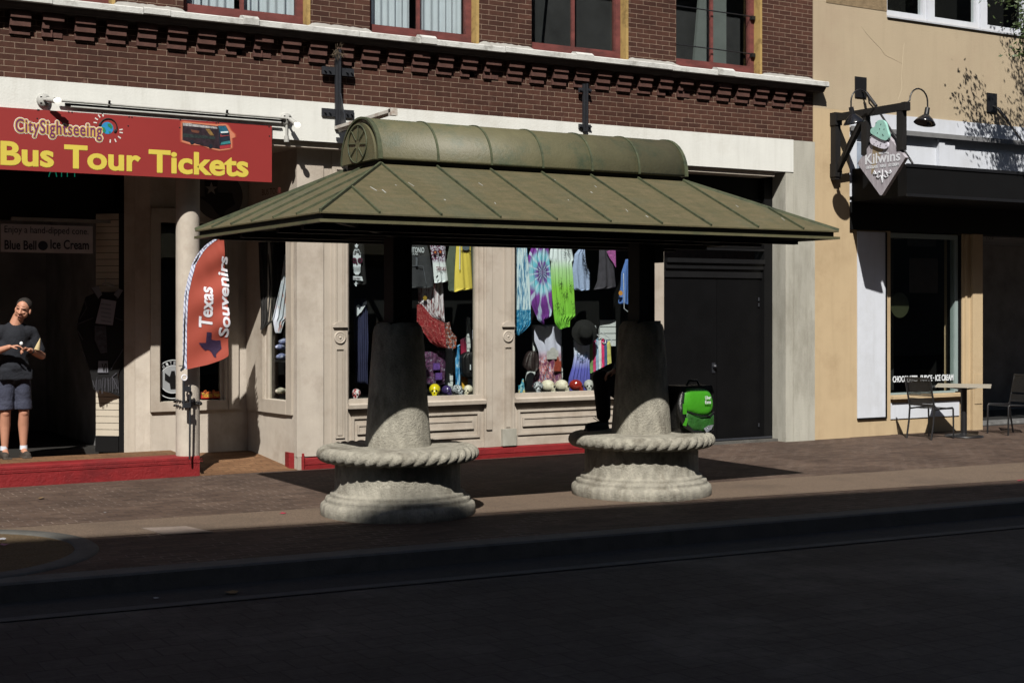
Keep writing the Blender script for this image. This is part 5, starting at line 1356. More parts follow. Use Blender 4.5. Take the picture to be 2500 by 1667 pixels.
s = cloth('green_ombre_dress', W2, [(403, 185), (415, 80), (450, -20), (590, -20), (625, 80), (652, 188), (628, 192), (632, 300), (650, 715), (600, 740), (590, 820), (500, 836), (455, 780), (440, 690), (425, 400), (425, 190)], .54, genm('green_ombre', grad([(.0, C(120, 190, 60)), (.45, C(140, 200, 70)), (.66, C(176, 212, 150)), (.78, C(222, 228, 232))])), 'white to lime green ombre dress with a pointed hem in the right shop window', 'dress', 6, .022)
q = MB(); rn = random.Random(2)
for (a, b, n_) in ((565, 95, 30), (512, 400, 22), (556, 500, 26), (604, 430, 16), (480, 600, 22), (530, 670, 16), (630, 620, 12), (565, 770, 16)):
    for k in range(n_):
        x_, z_ = W2(a + rn.gauss(0, 14), b + rn.gauss(0, 26), .5); an = rn.uniform(0, PI)
        q.bar((x_ - .008 * math.cos(an), .508, z_ - .008 * math.sin(an)), (x_ + .008 * math.cos(an), .508, z_ + .008 * math.sin(an)), .004, .002, (0, 1, 0))
q.build('embroidery', MBLK, s)
s = cloth('pale_blue_top', W2, [(650, 120), (700, 60), (745, 60), (765, 230), (797, 300), (790, 465), (700, 470), (640, 455), (628, 290)], .55, mat('pale_blue_knit', C(158, 172, 200), .9, .12, 40), 'pale blue knit top with black lace down one side in the right shop window', 'top', 3, .014)
q = MB()
for k in range(70):
    tt = rn.random(); x_, z_ = W2(715 + 55 * tt + rn.gauss(0, 9), 130 + 200 * tt + rn.gauss(0, 12), .53); an = rn.uniform(0, PI)
    q.bar((x_ - .01 * math.cos(an), .518, z_ - .01 * math.sin(an)), (x_ + .01 * math.cos(an), .518, z_ + .01 * math.sin(an)), .005, .002, (0, 1, 0))
q.build('lace', MBLK, s)
s = cloth('grey_skull_tee', W2, [(885, -30), (1020, -30), (1030, 250), (1042, 440), (960, 455), (835, 458), (870, 380), (885, 200)], .56, mat('washed_black_cotton', C(62, 58, 64), .9, .3, 10), 'washed black tee with a dim skull and purple flowers, right shop window', 'shirt', 2, .012)
print_(W2, [(935, 95), (975, 80), (1020, 70), (1024, 250), (990, 190), (965, 160)], .56, mat('flower_print', C(170, 90, 150), .7, .6, 40), s, off=.024)
s = cloth('denim_dress', W2, [(1100, 300), (1140, 160), (1250, 160), (1260, 600), (1150, 602), (1060, 590), (1095, 420)], .58, mat('blue_denim', C(84, 116, 176), .9, .18, 30, stretch=(1, 1, 3)), 'blue denim dress with an orange round tag at the right of the shop window', 'dress', 3, .015)
x_, z_ = W2(1095, 492); disc(x_, z_, .033, .54, mat('orange_tag', C(205, 140, 60), .6), 'tag', s)
MB().tube([(W2(1123, 300)[0], .54, W2(1123, 300)[1]), (W2(1128, 640)[0], .54, W2(1128, 640)[1]), (W2(1165, 670)[0], .54, W2(1165, 670)[1])], .005, 6).build('cord', PW, s)
def city(t, v):
    base = t.ramp(sepz(t, v), [(.15, C(130, 120, 150)), (.4, C(170, 90, 110)), (.6, C(210, 206, 220)), (1, C(214, 212, 228))])
    n_ = t.ramp(t.noise(mp_(t, (12, 1, 12)), 1, 3, .6), [(.42, C(110, 50, 80)), (.48, C(200, 160, 150)), (.54, C(180, 60, 60)), (.6, C(220, 214, 222)), (.66, C(90, 110, 160))], 'CONSTANT')
    return t.mix(t.ramp(sepz(t, v), [(.42, (.85, .85, .85)), (.55, (.0, .0, .0))]), base, n_)
s = cloth('city_tank_top', W2, [(262, 800), (330, 800), (345, 880), (440, 880), (450, 800), (500, 800), (512, 1000), (530, 1370), (250, 1385), (258, 1300), (310, 1200), (300, 1050), (262, 950)], .72, genm('city_print', city), 'white tank top printed with old stone church and colourful buildings, right shop window', 'top', 3, .012)
STN = mat('print_stone', C(190, 184, 176), .7, .2, 30)
print_(W2, [(365, 1065), (372, 1045), (395, 1040), (400, 1020), (425, 1010), (450, 1020), (458, 1040), (475, 1042), (480, 1120), (365, 1125)], .72, STN, s, off=.017)
print_(W2, [(440, 1150), (455, 1140), (462, 1100), (472, 1095), (480, 1140), (500, 1150), (500, 1240), (430, 1235)], .72, mat('print_brick', C(150, 62, 44), .7, .4, 40), s, off=.028)
bag_like('brown_bag', W2, soft([(180, 1150), (215, 1060), (270, 1040), (305, 1110), (312, 1200), (280, 1245), (200, 1240), (172, 1200)], 1), .6, mat('brown_leather', C(52, 40, 38), .4, .4, 9, .01, 30), 'dark brown leather bag left of the city tank top', 'bag', .1)
hat = T('black_hat', 'black wide brimmed hat above the blue ombre dress in the right shop window', 'hat', (W2(730, 870, .6)[0], .6, W2(730, 870, .6)[1]))
q = MB().lathe([(.0, 0), (.165, .0), (.175, .008), (.165, .015), (.1, .02), (.095, .1), (.07, .13), (.0, .12)], (0, 0, 0), 30, (-.35, -1, .1)); q.build('felt', mat('black_felt', (.006, .006, .006), .9, .2, 10), hat, local=True)
s = cloth('blue_ombre_dress', W2, [(640, 940), (660, 1000), (720, 1010), (770, 960), (785, 960), (795, 1360), (800, 1450), (590, 1452), (600, 1300), (625, 1200), (640, 1100)], .7, genm('blue_ombre', grad([(.0, C(84, 80, 150)), (.45, C(96, 96, 176)), (.65, C(170, 172, 212)), (.8, C(214, 216, 230))])), 'white to violet blue ombre dress in the right shop window', 'dress', 6, .018)
q = MB()
for k in range(60):
    tt = rn.random(); an_ = PI * tt; x_, z_ = W2(705 - 45 * math.cos(an_) + rn.gauss(0, 4), 1060 + 60 * math.sin(an_) + rn.gauss(0, 10), .68); an = rn.uniform(0, PI)
    q.bar((x_ - .008 * math.cos(an), .672, z_ - .008 * math.sin(an)), (x_ + .008 * math.cos(an), .672, z_ + .008 * math.sin(an)), .004, .002, (0, 1, 0))
q.build('embroidery', mat('blue_thread', C(50, 90, 130), .7), s)
cols = [(120, 150, 90), (205, 60, 110), (150, 175, 195), (214, 216, 220), (214, 50, 100), (60, 90, 130), (200, 190, 110), (40, 60, 80)]
for k in range(7):
    x0 = 790 + k * 27; top_ = 930 + abs(k - 3) * 14; y1 = 1250 - k * 14
    lb = ['green printed shirt, first on the rack', 'pink shirt, second on the rack', 'pale blue shirt, third on the rack', 'white shirt, fourth on the rack', 'crimson shirt, fifth on the rack', 'dark blue shirt, sixth on the rack', 'yellowish shirt, last on the rack'][k] + ' behind the seated figure'
    c_ = cols[k]
    cloth('rack_shirt', W2, [(x0, top_), (x0 + 24, top_ - 22), (x0 + 38, top_ + 10), (x0 + 44, y1), (x0 + 6, y1 + 8), (x0, 1000)], .74 - k * .012, mat('rack_%d' % k, C(*c_), .85, .35, 12), lb.replace('seated figure', 'leaning person'), 'shirt', 2, .01, nu=10, nv=20, group='shirts on the rack in the right window')
q = MB()
def hcurve(pts, r=.007): q.tube([(W2(a, b, .68)[0], .68, W2(a, b, .68)[1]) for a, b in pts], r, 6)
hcurve([(822, 820), (835, 805), (842, 825), (828, 850), (835, 875), (870, 905), (935, 930), (935, 970), (915, 975), (905, 960)])
hcurve([(895, 865), (910, 880), (960, 910), (1000, 950), (995, 985)])
hcurve([(815, 925), (850, 955), (860, 990)])
tag(q.build('coat_hangers', mat('white_plastic', C(224, 224, 228), .4)), 'white plastic hangers sticking out above the rack of shirts', 'hangers')
cloth('teal_towel', W2, [(112, 1375), (130, 1380), (150, 1310), (168, 1390), (180, 1462), (115, 1462)], .6, genm('teal_flame', lambda t, v: t.ramp(t.noise(mp_(t, (3, 1, 3)), 1, 3), [(.4, C(60, 130, 150)), (.5, C(130, 190, 200)), (.6, C(210, 190, 130))])), 'small teal and yellow towel in the lower left corner of the right window', 'towel', 2, .01, nu=12)
for (x0, y0, x1, y1) in ((180, 1240, 262, 1462), (880, 745, 1032, 1000), (505, 1000, 525, 1370), (240, 790, 515, 1050)):
    xa_, za_ = W2(x0, y1, .95); xb_, zb_ = W2(x1, y0, .95); slat(xa_, xb_, .95, za_, zb_, pitch=.09)
# skulls and balls along the sill
def skull(Wf, a, b, r, m, label, m2=None, ang=-30):
    x_, z_ = Wf(a, b, .42); z_ = ZS
    L = T('souvenir_skull', label, 'skull', (x_, .42, z_), 'souvenir skulls along the window sill'); L.rotation_euler.z = R(ang)
    s_ = r
    mb = MB().sph((0, .1 * s_, 1.05 * s_), (s_ * .92, s_ * 1.15, s_ * .95), 20, 14).sph((0, -.75 * s_, .62 * s_), (s_ * .55, s_ * .45, s_ * .5)).sph((.35 * s_, -.7 * s_, .85 * s_), .3 * s_).sph((-.35 * s_, -.7 * s_, .85 * s_), .3 * s_).box(-.36 * s_, .36 * s_, -1.12 * s_, -.5 * s_, .05 * s_, .45 * s_)
    remesh(mb, 'cranium', m, L, vox=s_ * .07, smooth=2)
    MB().sph((.3 * s_, -1.0 * s_, .88 * s_), (.2 * s_, .14 * s_, .2 * s_)).sph((-.3 * s_, -1.0 * s_, .88 * s_), (.2 * s_, .14 * s_, .2 * s_)).sph((0, -1.15 * s_, .6 * s_), (.08 * s_, .1 * s_, .14 * s_)).build('socket', m2 or M['black'], L, local=True)
    q = MB()
    for k in range(6): q.box((-.3 + k * .1) * s_, (-.22 + k * .1) * s_, -1.16 * s_, -1.1 * s_, .14 * s_, .36 * s_)
    q.build('teeth', m, L, local=True)
bone = mat('bone_white', C(222, 210, 184), .5, .12, 30, dirt=C(170, 140, 100), dscale=18)
red_ = mat('polished_red', C(150, 40, 30), .12, .1, 6, spec=.8); blkp = mat('polished_black', (.01, .01, .012), .12, .2, 8, spec=.8)
bw = genm('black_white_swirl', lambda t, v: t.ramp(t.noise(mp_(t, (6, 6, 6)), 1, 2, .5, 2), [(.48, C(210, 210, 210)), (.52, C(30, 30, 34))]), .3)
yel = mat('polished_yellow', C(222, 200, 30), .25, .05, 5, spec=.6); prp = mat('dark_violet_gloss', C(60, 46, 90), .2, .5, 20, spec=.8)
mix_ = genm('red_white_swirl', lambda t, v: t.ramp(t.noise(mp_(t, (5, 5, 5)), 1, 2, .5, 1), [(.48, C(160, 40, 44)), (.53, C(220, 215, 210))]), .3)
skull(W1, 118, 1500, .062, mix_, 'red and white skull at the far left of the left window sill')
skull(W1, 890, 1478, .078, yel, 'yellow skull beside the left pillar on the left window sill')
skull(W1, 1010, 1485, .066, prp, 'dark violet skull between the yellow and the mottled skulls', ang=10)
skull(W1, 1115, 1480, .068, bw, 'black and white mottled skull on the left window sill', ang=20)
skull(W1, 1218, 1485, .064, bone, 'bone white skull with black band on the left window sill', ang=-50)
skull(W1, 1320, 1480, .07, blkp, 'glossy black skull at the right end of the left window sill')
skull(W2, 290, 1425, .074, bw, 'black and white mottled skull at the left of the right window sill')
skull(W2, 388, 1410, .082, bone, 'large bone coloured skull second on the right window sill', ang=45)
skull(W2, 520, 1415, .08, bone, 'bone coloured skull with open jaw third on the right window sill', ang=50)
skull(W2, 655, 1418, .078, red_, 'polished red skull on the right window sill', ang=50)
skull(W2, 775, 1420, .075, mat('grey_bone', C(180, 176, 166), .5, .1, 20), 'greyish skull partly hidden by the leaning person, right window sill')
# goods in the angled corner window
def WS(u, v, y): return F(u, v, y)
def W0(x, y, d=.5): return F(600 + x / 2.7517, 580 + y / 2.7517, d)
cloth('white_shawl', W0, [(270, 100), (300, 100), (300, 540), (262, 560), (235, 640), (200, 640), (182, 545), (205, 450), (245, 300)], .75, genm('white_shawl_print', lambda t, v: t.ramp(t.noise(mp_(t, (5, 1, 8)), 1, 3), [(.5, C(200, 202, 206)), (.58, C(214, 214, 216)), (.66, C(190, 110, 80))])), 'white shawl with orange marks in the angled corner window', 'shawl', 4, .02)
cloth('dark_poncho', W0, [(90, 20), (230, 20), (240, 300), (190, 560), (105, 620), (100, 200)], .95, mat('dark_lace', C(44, 42, 40), .95, .5, 20), 'dark lacy poncho in the angled corner window', 'poncho', 6, .02)
for k, (a, b) in enumerate(((240, 735), (245, 800), (240, 1030), (262, 700))):
    x_, z_ = W0(a, b, .8); q = MB()
    for j in range(3): q.sph((x_ + .03 * j - .03, .8 + .02 * j, z_ + .01 * (j % 2)), (.05, .04, .032))
    o = q.build('rolled_scarf', mat('blue_white_scarf' if k != 2 else 'beige_scarf', C(*((120, 124, 160) if k != 2 else (180, 170, 150))), .9, .5, 30, dirt=C(220, 220, 230) if k != 2 else None, dscale=20))
    tag(o, ['rolled blue and white scarf, middle of the pile in the corner window', 'rolled blue and white scarf at the bottom of the pile in the corner window', 'rolled beige scarf on the floor of the corner window', 'rolled blue and white scarf on top of the pile in the corner window'][k], 'scarf', 'rolled scarves in the corner window')
bx('display_shelf', M['steel'], B, 6.26, 6.85, .6, 1.1, W0(240, 835, .8)[1], W0(240, 828, .8)[1])
bx('display_floor', MATS['dark_shelf'], B, 6.26, 6.6, .5, 1.24, zof(675, 976) - .12, zof(675, 976) - .06)

# ------------------------------------------------------------------ things in the entrance
def Z7(x, y, d=1.7): return F(x / 3.336, 680 + y / 3.336, d)
shade_w = mat('notice_paper', C(150, 144, 150), .8, .05, 5)
cs = T('ice_cream_sign', 'pale board reading Enjoy a hand-dipped cone, Blue Bell Ice Cream, above the doorway', 'sign', (FX(110, 1.75), 1.75, 2.6))
xa_, za_ = F(2, 615, 1.75); xb_, zb_ = F(226, 553, 1.75)
bx('board', mat('pale_board', C(190, 180, 178), .6, .04, 3), cs, xa_, xb_, 1.74, 1.76, za_, zb_)
DT = mat('dark_blue_print', C(44, 44, 58), .6)
def et(s, u0, u1, v0, v1, off=.0):
    a, b = F(u0, v1, 1.735), F(u1, v0, 1.735); return text(s, 'lettering', (a[0], 1.737, a[1]), (1, 0, 0), (0, 0, 1), b[0] - a[0], b[1] - a[1], DT, cs, off=off)
et('Enjoy a hand-dipped cone.', 11, 216, 557, 573); et('Blue Bell', 11, 89, 588, 609, .02); et('Ice Cream', 123, 217, 587, 608, .02)
x_, z_ = F(105, 600, 1.735); disc(x_, z_, .055, 1.738, DT, 'emblem', cs)
# fluorescent tube housing over the sign
tube_ = MB().box(FX(27, 1.7), FX(268, 1.7), 1.66, 1.72, F(150, 542, 1.7)[1], F(150, 534, 1.7)[1])
tag(tube_.build('tube_light', mat('dull_metal', (.25, .24, .22), .5)), 'switched off tube light housing above the ice cream board', 'light')
at = NT('green_led'); at.col((.01, .05, .03)); at.b.inputs['Emission Color'].default_value = (.02, .5, .3, 1); at.b.inputs['Emission Strength'].default_value = .22
atm = T('led_sign', 'green dotted LED sign reading ATM hanging behind the red sign board', 'sign', (FX(150, 1.5), 1.5, 3.2))
q = MB(); 
def dots(p, q_, n_):
    for k in range(n_ + 1):
        a = p[0] + (q_[0] - p[0]) * k / n_; b = p[1] + (q_[1] - p[1]) * k / n_; x, z = F(a, b, 1.5); q.box(x - .004, x + .004, 1.49, 1.498, z - .004, z + .004)
dots((119, 431), (130, 395), 14); dots((130, 395), (138, 431), 14); dots((124, 420), (135, 420), 4); dots((150, 431), (150, 396), 13); dots((142, 396), (158, 396), 6)
dots((164, 431), (164, 396), 13); dots((164, 396), (173, 418), 8); dots((173, 418), (182, 396), 8); dots((182, 396), (182, 431), 13)
q.build('led_letters', at.m, atm); bx('panel', M['black'], atm, FX(112, 1.5), FX(190, 1.5), 1.5, 1.53, F(150, 436, 1.5)[1], F(150, 388, 1.5)[1])
# sports jersey and scarf display hung on the slatted door leaf
js = T('jersey_display', 'black jersey and fringed scarf on a hanger in front of the slatted door leaf', 'clothing', (FX(258, 1.66), 1.66, 1.0))
JB = mat('jersey_black', (.007, .007, .008), .9); JG = mat('jersey_grey', C(120, 118, 122), .9)
def jp(pts, d, m, name): return MB().prism([Z7(a, b, 1.64) for a, b in pts], 1.64 - d, 1.655 - d).build(name, m, js)
jp([(790, 110), (950, 110), (1030, 180), (1095, 400), (1050, 560), (960, 780), (975, 960), (900, 930), (760, 900), (740, 780), (630, 420), (640, 330), (700, 150)], 0, JB, 'jersey')
jp([(825, 165), (945, 185), (915, 380), (775, 365)], .016, shade_w, 'notice')
q = MB()
for k in range(5): (xa1, za1), (xb1, zb1) = Z7(822, 205 + 34 * k, 1.62), Z7(905, 218 + 34 * k, 1.62); q.bar((xa1, 1.622, za1), (xb1, 1.622, zb1), .004, .014, (0, 0, 1))
q.build('notice_lines', JG, js)
jp([(745, 75), (800, 60), (830, 130), (800, 160)], .016, JG, 'trim'); jp([(925, 130), (960, 80), (1000, 95), (960, 160)], .016, JG, 'trim')
jp([(770, 385), (860, 385), (870, 600), (820, 610), (770, 500)], .016, mat('jersey_dim_print', C(70, 68, 72), .9, .5, 20), 'scarf')
jp([(800, 670), (875, 670), (878, 765), (795, 765)], .016, JG, 'scarf'); text('VI', 'lettering', (Z7(812, 752)[0], 1.615, Z7(812, 752)[1]), (1, 0, 0), (0, 0, 1), .06, .09, JB, js, off=.03)
q = MB()
def jl(pts, r=.006): q.tube([(Z7(a, b, 1.63)[0], 1.632, Z7(a, b, 1.63)[1]) for a, b in pts], r, 5)
jl([(630, 370), (760, 320)]); jl([(630, 420), (675, 500)]); jl([(665, 590), (710, 690)]); jl([(1085, 410), (1035, 470)]); jl([(1035, 510), (990, 600), (930, 690), (905, 740)]); jl([(745, 80), (805, 165)]); jl([(1000, 95), (950, 165)]); jl([(950, 770), (915, 800), (965, 905)]); jl([(755, 830), (770, 885)]); jl([(690, 180), (705, 240), (650, 330)]); jl([(940, 320), (1000, 340), (1060, 380)])
for k in range(22): a = 775 + k * 9 + rn.uniform(-3, 3); jl([(a, 815 + rn.uniform(-15, 15)), (a + rn.uniform(-6, 6), 885 + rn.uniform(0, 60))], .003)
q.build('trim_lines', mat('fringe_grey', C(74, 72, 76), .9), js)  # jersey trim lines and scarf fringe strands in one mesh
q = MB(); q.tube([(Z7(a, b, 1.63)[0], 1.63, Z7(a, b, 1.63)[1]) for a, b in ((830, 50), (850, 35), (885, 35), (945, 65), (860, 50), (830, 50))], .006, 6).tube([(Z7(860, 35, 1.63)[0], 1.63, Z7(860, 35, 1.63)[1]), (Z7(862, -10, 1.63)[0], 1.63, Z7(862, -10, 1.63)[1])], .004, 5)
q.build('hanger', mat('hanger_grey', C(150, 148, 146), .5), js)
# stickers on the entrance window
def ZE(x, y, d=YB + .04): return F(330 + x / 2.53, 560 + y / 2.53, d)
em = T('window_emblem', 'round white emblem with an eagle in the left part of the entrance window', 'sticker', (ZE(235, 920)[0], YB + .04, ZE(235, 1050)[1]))
x_, z_ = ZE(235, 925); EW = mat('sticker_white', C(200, 200, 196), .6)
q = MB()
for r0, r1 in ((.225, .235), (.16, .17)):
    n = 48; v_ = []
    for k in range(n): a = 2 * PI * k / n; v_ += [(x_ + r0 * math.cos(a), YB + .046, z_ + r0 * math.sin(a)), (x_ + r1 * math.cos(a), YB + .046, z_ + r1 * math.sin(a))]
    q.add(v_, [(2 * k, (2 * k + 2) % (2 * n), (2 * k + 3) % (2 * n), 2 * k + 1) for k in range(n)])
q.build('ring', EW, em)
disc(x_, z_, .16, YB + .049, mat('sticker_grey', C(150, 150, 148), .6), 'disc', em, n=40, d=.001)
MB().prism([(x_ + a, z_ + b) for a, b in ((-.1, .08), (-.04, .03), (-.02, .1), (.02, .1), (.03, .04), (.1, .09), (.09, .0), (.04, -.05), (.03, -.12), (-.03, -.12), (-.04, -.05), (-.1, -.01))], YB + .0455, YB + .0465).build('eagle', M['black'], em)
for ch, ang in zip('UNITED', (150, 132, 116, 102, 88, 74)):
    a = R(ang); c0, s0 = math.cos(a), math.sin(a); text(ch, 'lettering', (x_ + .178 * c0 - s0 * -.0, YB + .045, z_ + .178 * s0), (s0, 0, -c0), (c0, 0, s0), .026, .036, EW, em)
ts = T('ticket_sticker', 'small orange and red sign reading Get Bus Tickets Here in the entrance window', 'sign', (ZE(490, 1030)[0], YB + .04, ZE(490, 1045)[1]))
(xa_, za_), (xb_, zb_) = ZE(406, 1044), ZE(534, 1000); zm_ = (za_ + zb_) / 2
bx('board', mat('sticker_brown', C(110, 50, 34), .6, .1, 9), ts, xa_, xb_, YB + .035, YB + .045, za_, zb_)
bx('band', mat('sticker_red', C(176, 36, 26), .6), ts, xa_, xb_, YB + .030, YB + .0345, za_, zm_)
SO = mat('sticker_orange', C(216, 110, 50), .6); SY = mat('sticker_yellow', C(226, 190, 70), .6)
text('Get Bus', 'lettering', (xa_ + .03, YB + .032, zm_ + .01), (1, 0, 0), (0, 0, 1), (xb_ - xa_) * .76, .05, SO, ts, off=.01)
text('Tickets Here', 'lettering', (xa_ + .008, YB + .027, za_ + .012), (1, 0, 0), (0, 0, 1), (xb_ - xa_) * .93, .055, SY, ts, off=.012)
# dim round map poster in the fanlight above the entrance window
mp2 = T('map_poster', 'dim round poster with a star and a state map above the entrance window', 'poster', (FX(548, 1.38), 1.385, 3.0))
x_, z_ = F(535, 478, 1.38); 
disc(x_, z_, .30, 1.384, mat('poster_dim', C(80, 74, 70), .8, .1, 3), 'disc', mp2, n=44, d=.003)
MB().prism([(x_ + a, z_ + b) for a, b in ((-.18, .2), (-.02, .2), (-.02, .04), (.16, .04), (.2, -.1), (.08, -.18), (.04, -.28), (-.04, -.2), (-.1, -.12), (-.26, -.02), (-.18, -.02))], 1.376, 1.38).build('map', mat('poster_dark', C(34, 28, 30), .8), mp2)
st5 = [(x_ - .1 + (.08 if k % 2 == 0 else .032) * math.sin(k * PI / 5), z_ + .08 + (.08 if k % 2 == 0 else .032) * math.cos(k * PI / 5)) for k in range(10)]
MB().prism(st5, 1.371, 1.375).build('star', mat('poster_star', C(150, 140, 130), .8), mp2)
text('BUS TOUR', 'fanlight_lettering', (FX(637, .5), .46, F(637, 478, .5)[1]), (.2, -1, 0), (0, 0, 1), .4, .07, mat('dim_red_letter', C(96, 36, 30), .7), B)
# ------------------------------------------------------------------ people
SKIN = mat('skin', C(190, 134, 106), .55, .08, 12, spec=.35); SKIN2 = mat('lip', C(140, 84, 72), .5)
def ax(v, lx_, mx): pass
man = T('person', 'man in dark shirt and blue grey shorts standing in the shop entrance', 'person', (0, 0, 0))
mx0, my0 = FX(35, .93), .93; mz0 = floor_z(mx0, my0); man.location = (mx0, my0, mz0)
k = 1.74 / 1.74
q = MB()
# legs
for sx, kx in ((-.085, -.095), (.095, .10)):
    q.limb((sx * .9, .02, .90), (kx, -.01, .50), .085, .056).limb((kx, -.01, .50), (kx, .02, .36), .054, .058).limb((kx, .02, .36), (kx * 1.02, .02, .10), .058, .034).sph((kx, -.035, .50), (.042, .035, .05))
    q.limb((kx * 1.02, .02, .08), (kx * 1.08, -.10, .04), .036, .03)
# torso, neck
q.limb((0, .02, .95), (0, .02, 1.15), .13, .125).limb((0, .02, 1.15), (0, .02, 1.32), .13, .14).limb((-.12, .02, 1.38), (.12, .02, 1.38), .075, .075).limb((.0, .02, 1.42), (.045, .0, 1.55), .072, .062)
# head, tilted
hc = Vector((.085, -.03, 1.625)); Rt = Matrix.Rotation(R(11), 4, 'Y') @ Matrix.Rotation(R(-27), 4, 'Z') @ Matrix.Rotation(R(8), 4, 'X')
def hd(p): return hc + (Rt @ Vector(p))
hm = MB(); hm.sph((0, .015, .035), (.075, .095, .085), 24, 16).sph((0, -.02, -.02), (.062, .075, .085), 24, 16).sph((0, -.05, -.085), (.034, .035, .03)).sph((.045, -.035, -.04), (.025, .04, .04)).sph((-.045, -.035, -.04), (.025, .04, .04))
hm.limb((0, -.088, .012), (0, -.112, -.03), .010, .016).sph((.014, -.1, -.033), .011).sph((-.014, -.1, -.033), .011)
hm.limb((-.045, -.082, .03), (-.012, -.092, .024), .011, .010).limb((.045, -.082, .03), (.012, -.092, .024), .011, .010)
hm.sph((.034, -.075, -.02), (.018, .016, .014)).sph((-.034, -.075, -.02), (.018, .016, .014)).sph((0, -.09, -.06), (.026, .012, .008)).sph((0, -.086, -.074), (.022, .012, .008))
for s_ in (-1, 1): hm.sph((s_ * .078, .01, -.01), (.012, .022, .033))
hm.v = [tuple(hd(v)) for v in hm.v]; q.add(hm.v, hm.f)
# arms
def arm(sh, el, wr):
    q.limb(sh, el, .052, .042).limb(el, tuple(Vector(el).lerp(Vector(wr), .35)), .044, .044).limb(tuple(Vector(el).lerp(Vector(wr), .35)), wr, .044, .027)
ShR, ElR, WrR = (.19, .02, 1.38), (.29, -.01, 1.12), (.125, -.21, 1.185)
ShL, ElL, WrL = (-.19, .02, 1.38), (-.31, -.02, 1.13), (-.10, -.24, 1.225)
arm(ShR, ElR, WrR); arm(ShL, ElL, WrL)
def hand(wr, dr, up, sgn, curl=.6):
    wr, dr, up = Vector(wr), Vector(dr).normalized(), Vector(up).normalized(); sd = dr.cross(up).normalized() * sgn
    pc = wr + dr * .05
    for k_ in range(-1, 2): q.limb(tuple(wr + sd * k_ * .008), tuple(wr + dr * .085 + sd * k_ * .024), .015, .0125, 10)
    for i in range(4):
        b0 = wr + dr * (.088 - abs(i - 1.3) * .004) + sd * (-.030 + i * .020); L_ = (.036, .041, .038, .03)[i]
        c_ = curl * (1 + .12 * i); d1 = (dr * math.cos(c_ * .7) - up * math.sin(c_ * .7)).normalized(); d2 = (dr * math.cos(c_ * 1.7) - up * math.sin(c_ * 1.7)).normalized(); d3 = (dr * math.cos(c_ * 2.4) - up * math.sin(c_ * 2.4)).normalized()
        p1 = b0 + d1 * L_; p2 = p1 + d2 * L_ * .7; p3 = p2 + d3 * L_ * .5
        q.limb(tuple(b0), tuple(p1), .0095, .0085, 8).limb(tuple(p1), tuple(p2), .0085, .008, 8).limb(tuple(p2), tuple(p3), .008, .007, 8)
    t0 = wr + dr * .025 - sd * .03; t1 = t0 + (dr * .6 - sd * .5 - up * .4).normalized() * .042; t2 = t1 + (dr * .9 - up * .5).normalized() * .032
    q.limb(tuple(wr + dr * .02 - sd * .015), tuple(t0), .014, .013, 8).limb(tuple(t0), tuple(t1), .012, .010, 8).limb(tuple(t1), tuple(t2), .010, .008, 8)
hand(WrR, (-.75, -.35, .22), (0, .25, 1), 1, .7); hand(WrL, (.85, -.25, .12), (-.1, .1, 1), -1, .55)
body = remesh(q, 'body', SKIN, man, vox=.0055, smooth=3)
# features on the face
f_ = MB()
for s_ in (-1, 1): f_.limb(tuple(hd((s_ * .042, -.093, .043))), tuple(hd((s_ * .016, -.0975, .040))), .003, .003, 8)
f_.build('eyebrow', mat('dark_brow', (.05, .035, .03), .9), man, local=True)
f_ = MB()
for s_ in (-1, 1): f_.sph(tuple(hd((s_ * .03, -.088, .014))), (.011, .007, .0045), 10, 8)
f_.build('eye', mat('eye_dark', (.03, .02, .018), .3), man, local=True)
f_ = MB().limb(tuple(hd((-.02, -.1005, -.066))), tuple(hd((.02, -.1005, -.066))), .004, .004, 8); f_.build('mouth', SKIN2, man, local=True)
hr = MB(); hr.sph((0, .028, .050), (.085, .092, .086), 24, 16); hr.sph((0, .06, -.01), (.078, .06, .07)); hr.v = [tuple(hd(v)) for v in hr.v]
remesh(hr, 'hair', mat('dark_hair', (.02, .016, .014), .8, .3, 40), man, vox=.007, smooth=3)
# shirt
q = MB(); q.limb((0, .02, .92), (0, .02, 1.12), .155, .15).limb((0, .02, 1.12), (0, .02, 1.32), .15, .155).limb((-.13, .02, 1.375), (.13, .02, 1.375), .09, .09).limb((-.09, .02, 1.2), (.09, .02, 1.2), .12, .12).limb((-.03, .02, 1.43), (.05, .015, 1.44), .066, .07)
q.sph((0, .0, 1.0), (.165, .15, .12))
for Sh, El in ((ShR, ElR), (ShL, ElL)):
    e_ = Vector(Sh).lerp(Vector(El), .80); q.limb(Sh, tuple(e_), .064, .062)
q.box(-.17, .17, -.13, .17, .86, .98)
sh_ = remesh(q, 'shirt', mat('navy_shirt', C(28, 30, 36), .9, .2, 5, .02, 9), man, vox=.012, smooth=4)
q = MB()
for s_ in (-1, 1):
    q.limb((s_ * .075, .02, .88), (s_ * .095, .0, .60), .108, .088); q.cyl((s_ * .095, 0, .62), (s_ * .098, 0, .53), .092, .096, 20)
q.limb((-.05, .02, .9), (.05, .02, .9), .125, .125)
remesh(q, 'shorts', mat('blue_grey_shorts', C(58, 60, 74), .85, .25, 6, .03, 8), man, vox=.011, smooth=4)
for s_ in (-1, 1):
    x = s_ * .104; q = MB().limb((x, .04, .045), (x * 1.1, -.13, .035), .044, .04).limb((x, .03, .05), (x, .025, .095), .044, .042).box(x - .042, x + .05, -.17, .085, -.005, .018)
    sh2 = remesh(q, 'shoe', mat('dark_brown_shoe', C(66, 58, 50), .8, .3, 20, .008, 40), man, vox=.008, smooth=3)
    MB().cyl((x, .022, .09), (x, .022, .135), .042, .040).build('sock', mat('white_sock', C(214, 214, 216), .9), man, local=True)
